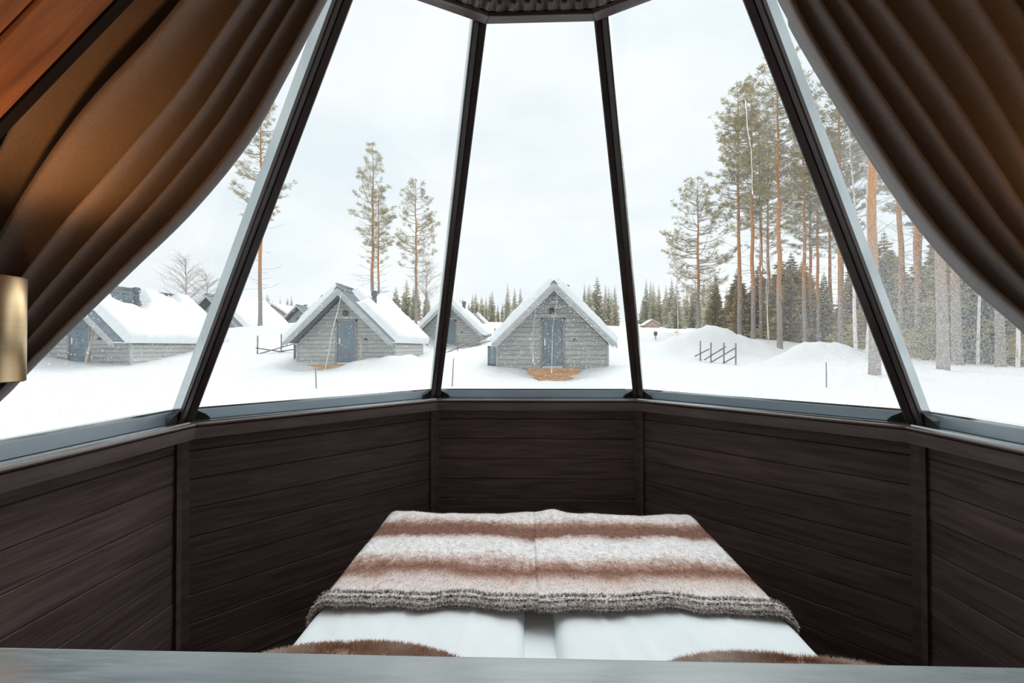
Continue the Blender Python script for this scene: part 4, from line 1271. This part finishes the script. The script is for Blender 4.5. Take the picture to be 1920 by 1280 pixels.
plant('tallB', 20.9, 30.5, 19, 15.0, 'short orange topped pine right of the small snow bank', G1, rz=.4)
plant('near', 10.02, 11.5, 17, 15.6, 'stout near pine half covered by the right mullion', G1, rz=.3)
plant('tallC', 20.0, 22.5, 19, 18.6, 'pale fogged pine right of the right mullion', G1, rz=5.1)
plant('tallA', 19.2, 20.6, 19, 18.0, 'second fogged pine right of the right mullion', G1, rz=4.4)
plant('near', 12.87, 12.5, 17, 16.6, 'stout near pine with grey foot below the right curtain', G1, rz=1.6)
plant('tallB', 17.13, 16.5, 19, 19.0, 'slender orange pine right of the stout grey footed one', G1, rz=2.9)
plant('near', 16.7, 14.5, 17, 15.0, 'grey pine stem by the right edge under the curtain', G1, rz=4.0)
plant('tallC', 24.0, 32.5, 19, 18.5, 'dim brown pine deep in the wood left of the right mullion', G1, rz=.9)
plant('tallA', 25.5, 36, 19, 18.5, 'far pine filling the gap left of the right mullion', G1, rz=5.6)
plant('tallB', 19.3, 26.0, 19, 18.0, 'pine with frosted crown hidden by the right mullion top', G1, rz=5.0)
plant('tallC', 24.5, 26.5, 19, 19.5, 'tall pine far right behind the fogged pane', G1, rz=1.3)
plant('tallA', 27.5, 29.0, 19, 19.0, 'rearmost tall pine behind the fogged pane', G1, rz=2.5)
plant('tallB', 24.0, 21.0, 19, 19.0, 'tall pine behind the two stout near pines', G1, rz=3.5)
protos['birch'] = make_birch(21, 12.5, .075, 34)
protos['birchthin'] = make_birch(22, 9.5, .05, 26)
plant('birch', 14.66, 18.5, 12.5, 13, 'white birch stem left of the foot of the right mullion', rz=.2)
plant('birch', 14.3, 17.3, 12.5, 12.5, 'second white birch stem touching the right mullion', rz=2.2)
plant('birchthin', 18.0, 16.5, 9.5, 11, 'thin pale birch right of the slender orange pine', rz=1)
plant('birchthin', 16.14, 13.5, 9.5, 10.5, 'thin pale birch at the right edge', rz=3)
plant('birchthin', 9.9, 27.5, 9.5, 6.0, 'small bare birch left of the big snow bank', rz=2)
plant('birchthin', 13.9, 24.2, 9.5, 6.0, 'small bare sapling leaning on the forward pine', rz=4)
plant('birchthin', 17.6, 31.0, 9.5, 7.0, 'thin bare sapling among the orange stems', rz=5)
# bare crown behind the left cabin roof
protos['bare'] = make_birch(24, 6.5, .07, 60, name='bare_tree', mat='twig', spread=2.4, cs=.3)
plant('bare', -28.0, 33.5, 6.5, 6.2, 'pale bare tree crown behind the far left cabin roof', rz=1)
plant('bare', -26.2, 33.5, 6.5, 5.0, 'lower bare bush right of the bare tree behind the left cabin', rz=2)
plant('bare', -9.5, 40, 6.5, 6.0, 'bare shrub right of the shorter pine near the central mullion', rz=3)
# dark young spruces under the pines
protos['undA'] = make_spruce(31, 7.0, 2.3, 34, 44, M['spruce'])
protos['undB'] = make_spruce(32, 8.0, 2.0, 36, 42, M['spruce'])
UND = [(18.4, 37), (20.5, 37.5), (22.2, 40), (22.0, 35.5), (24.0, 37.0), (25.5, 34), (23.8, 31.0), (25.8, 30.5), (27.8, 33), (24.5, 28.5), (26.5, 26.0),
       (22.6, 26.8), (28.5, 24), (25.0, 23.0), (27.8, 20.5), (23.6, 20.2), (26.2, 17.5), (22.2, 17.8), (24.8, 14.8), (22.0, 14.4), (28.5, 14), (19.8, 18.4), (30, 28), (20.2, 32.8), (28.5, 37),
       (19.2, 38.8), (21.3, 38.9), (20.6, 34.6), (23.4, 33.6), (25.2, 39), (26.8, 35.5), (22.4, 29.0), (24.2, 25.0), (26.0, 28.4), (22.0, 23.6), (25.6, 20.6), (23.8, 17.4), (21.2, 20.6), (27.4, 22.8), (24.2, 12.6), (26.6, 15.4), (20.4, 15.8), (29.6, 18.4), (29.5, 31.5), (17.6, 39.8)]
for i, (x, y) in enumerate(UND):
    H = 5.2 + 3.0 * ((i * 0.618) % 1)
    px = 985.3 + 820.5 * (x + .08) / (y + 1.5)
    if px < 1480:
        lb, gp = 'dark young spruce in the undergrowth behind the big snow bank', 'young spruces behind the big snow bank'
    elif px < 1660:
        lb, gp = 'dark young spruce in the undergrowth behind the small snow bank', 'young spruces behind the small snow bank'
    else:
        lb, gp = 'dark young spruce in the undergrowth seen through the fogged right pane', 'young spruces behind the fogged pane'
    plant('undA' if i % 2 else 'undB', x, y, 7.0 if i % 2 else 8.0, H, lb, gp, rz=i * 1.1)
# distant treeline beyond the cabins
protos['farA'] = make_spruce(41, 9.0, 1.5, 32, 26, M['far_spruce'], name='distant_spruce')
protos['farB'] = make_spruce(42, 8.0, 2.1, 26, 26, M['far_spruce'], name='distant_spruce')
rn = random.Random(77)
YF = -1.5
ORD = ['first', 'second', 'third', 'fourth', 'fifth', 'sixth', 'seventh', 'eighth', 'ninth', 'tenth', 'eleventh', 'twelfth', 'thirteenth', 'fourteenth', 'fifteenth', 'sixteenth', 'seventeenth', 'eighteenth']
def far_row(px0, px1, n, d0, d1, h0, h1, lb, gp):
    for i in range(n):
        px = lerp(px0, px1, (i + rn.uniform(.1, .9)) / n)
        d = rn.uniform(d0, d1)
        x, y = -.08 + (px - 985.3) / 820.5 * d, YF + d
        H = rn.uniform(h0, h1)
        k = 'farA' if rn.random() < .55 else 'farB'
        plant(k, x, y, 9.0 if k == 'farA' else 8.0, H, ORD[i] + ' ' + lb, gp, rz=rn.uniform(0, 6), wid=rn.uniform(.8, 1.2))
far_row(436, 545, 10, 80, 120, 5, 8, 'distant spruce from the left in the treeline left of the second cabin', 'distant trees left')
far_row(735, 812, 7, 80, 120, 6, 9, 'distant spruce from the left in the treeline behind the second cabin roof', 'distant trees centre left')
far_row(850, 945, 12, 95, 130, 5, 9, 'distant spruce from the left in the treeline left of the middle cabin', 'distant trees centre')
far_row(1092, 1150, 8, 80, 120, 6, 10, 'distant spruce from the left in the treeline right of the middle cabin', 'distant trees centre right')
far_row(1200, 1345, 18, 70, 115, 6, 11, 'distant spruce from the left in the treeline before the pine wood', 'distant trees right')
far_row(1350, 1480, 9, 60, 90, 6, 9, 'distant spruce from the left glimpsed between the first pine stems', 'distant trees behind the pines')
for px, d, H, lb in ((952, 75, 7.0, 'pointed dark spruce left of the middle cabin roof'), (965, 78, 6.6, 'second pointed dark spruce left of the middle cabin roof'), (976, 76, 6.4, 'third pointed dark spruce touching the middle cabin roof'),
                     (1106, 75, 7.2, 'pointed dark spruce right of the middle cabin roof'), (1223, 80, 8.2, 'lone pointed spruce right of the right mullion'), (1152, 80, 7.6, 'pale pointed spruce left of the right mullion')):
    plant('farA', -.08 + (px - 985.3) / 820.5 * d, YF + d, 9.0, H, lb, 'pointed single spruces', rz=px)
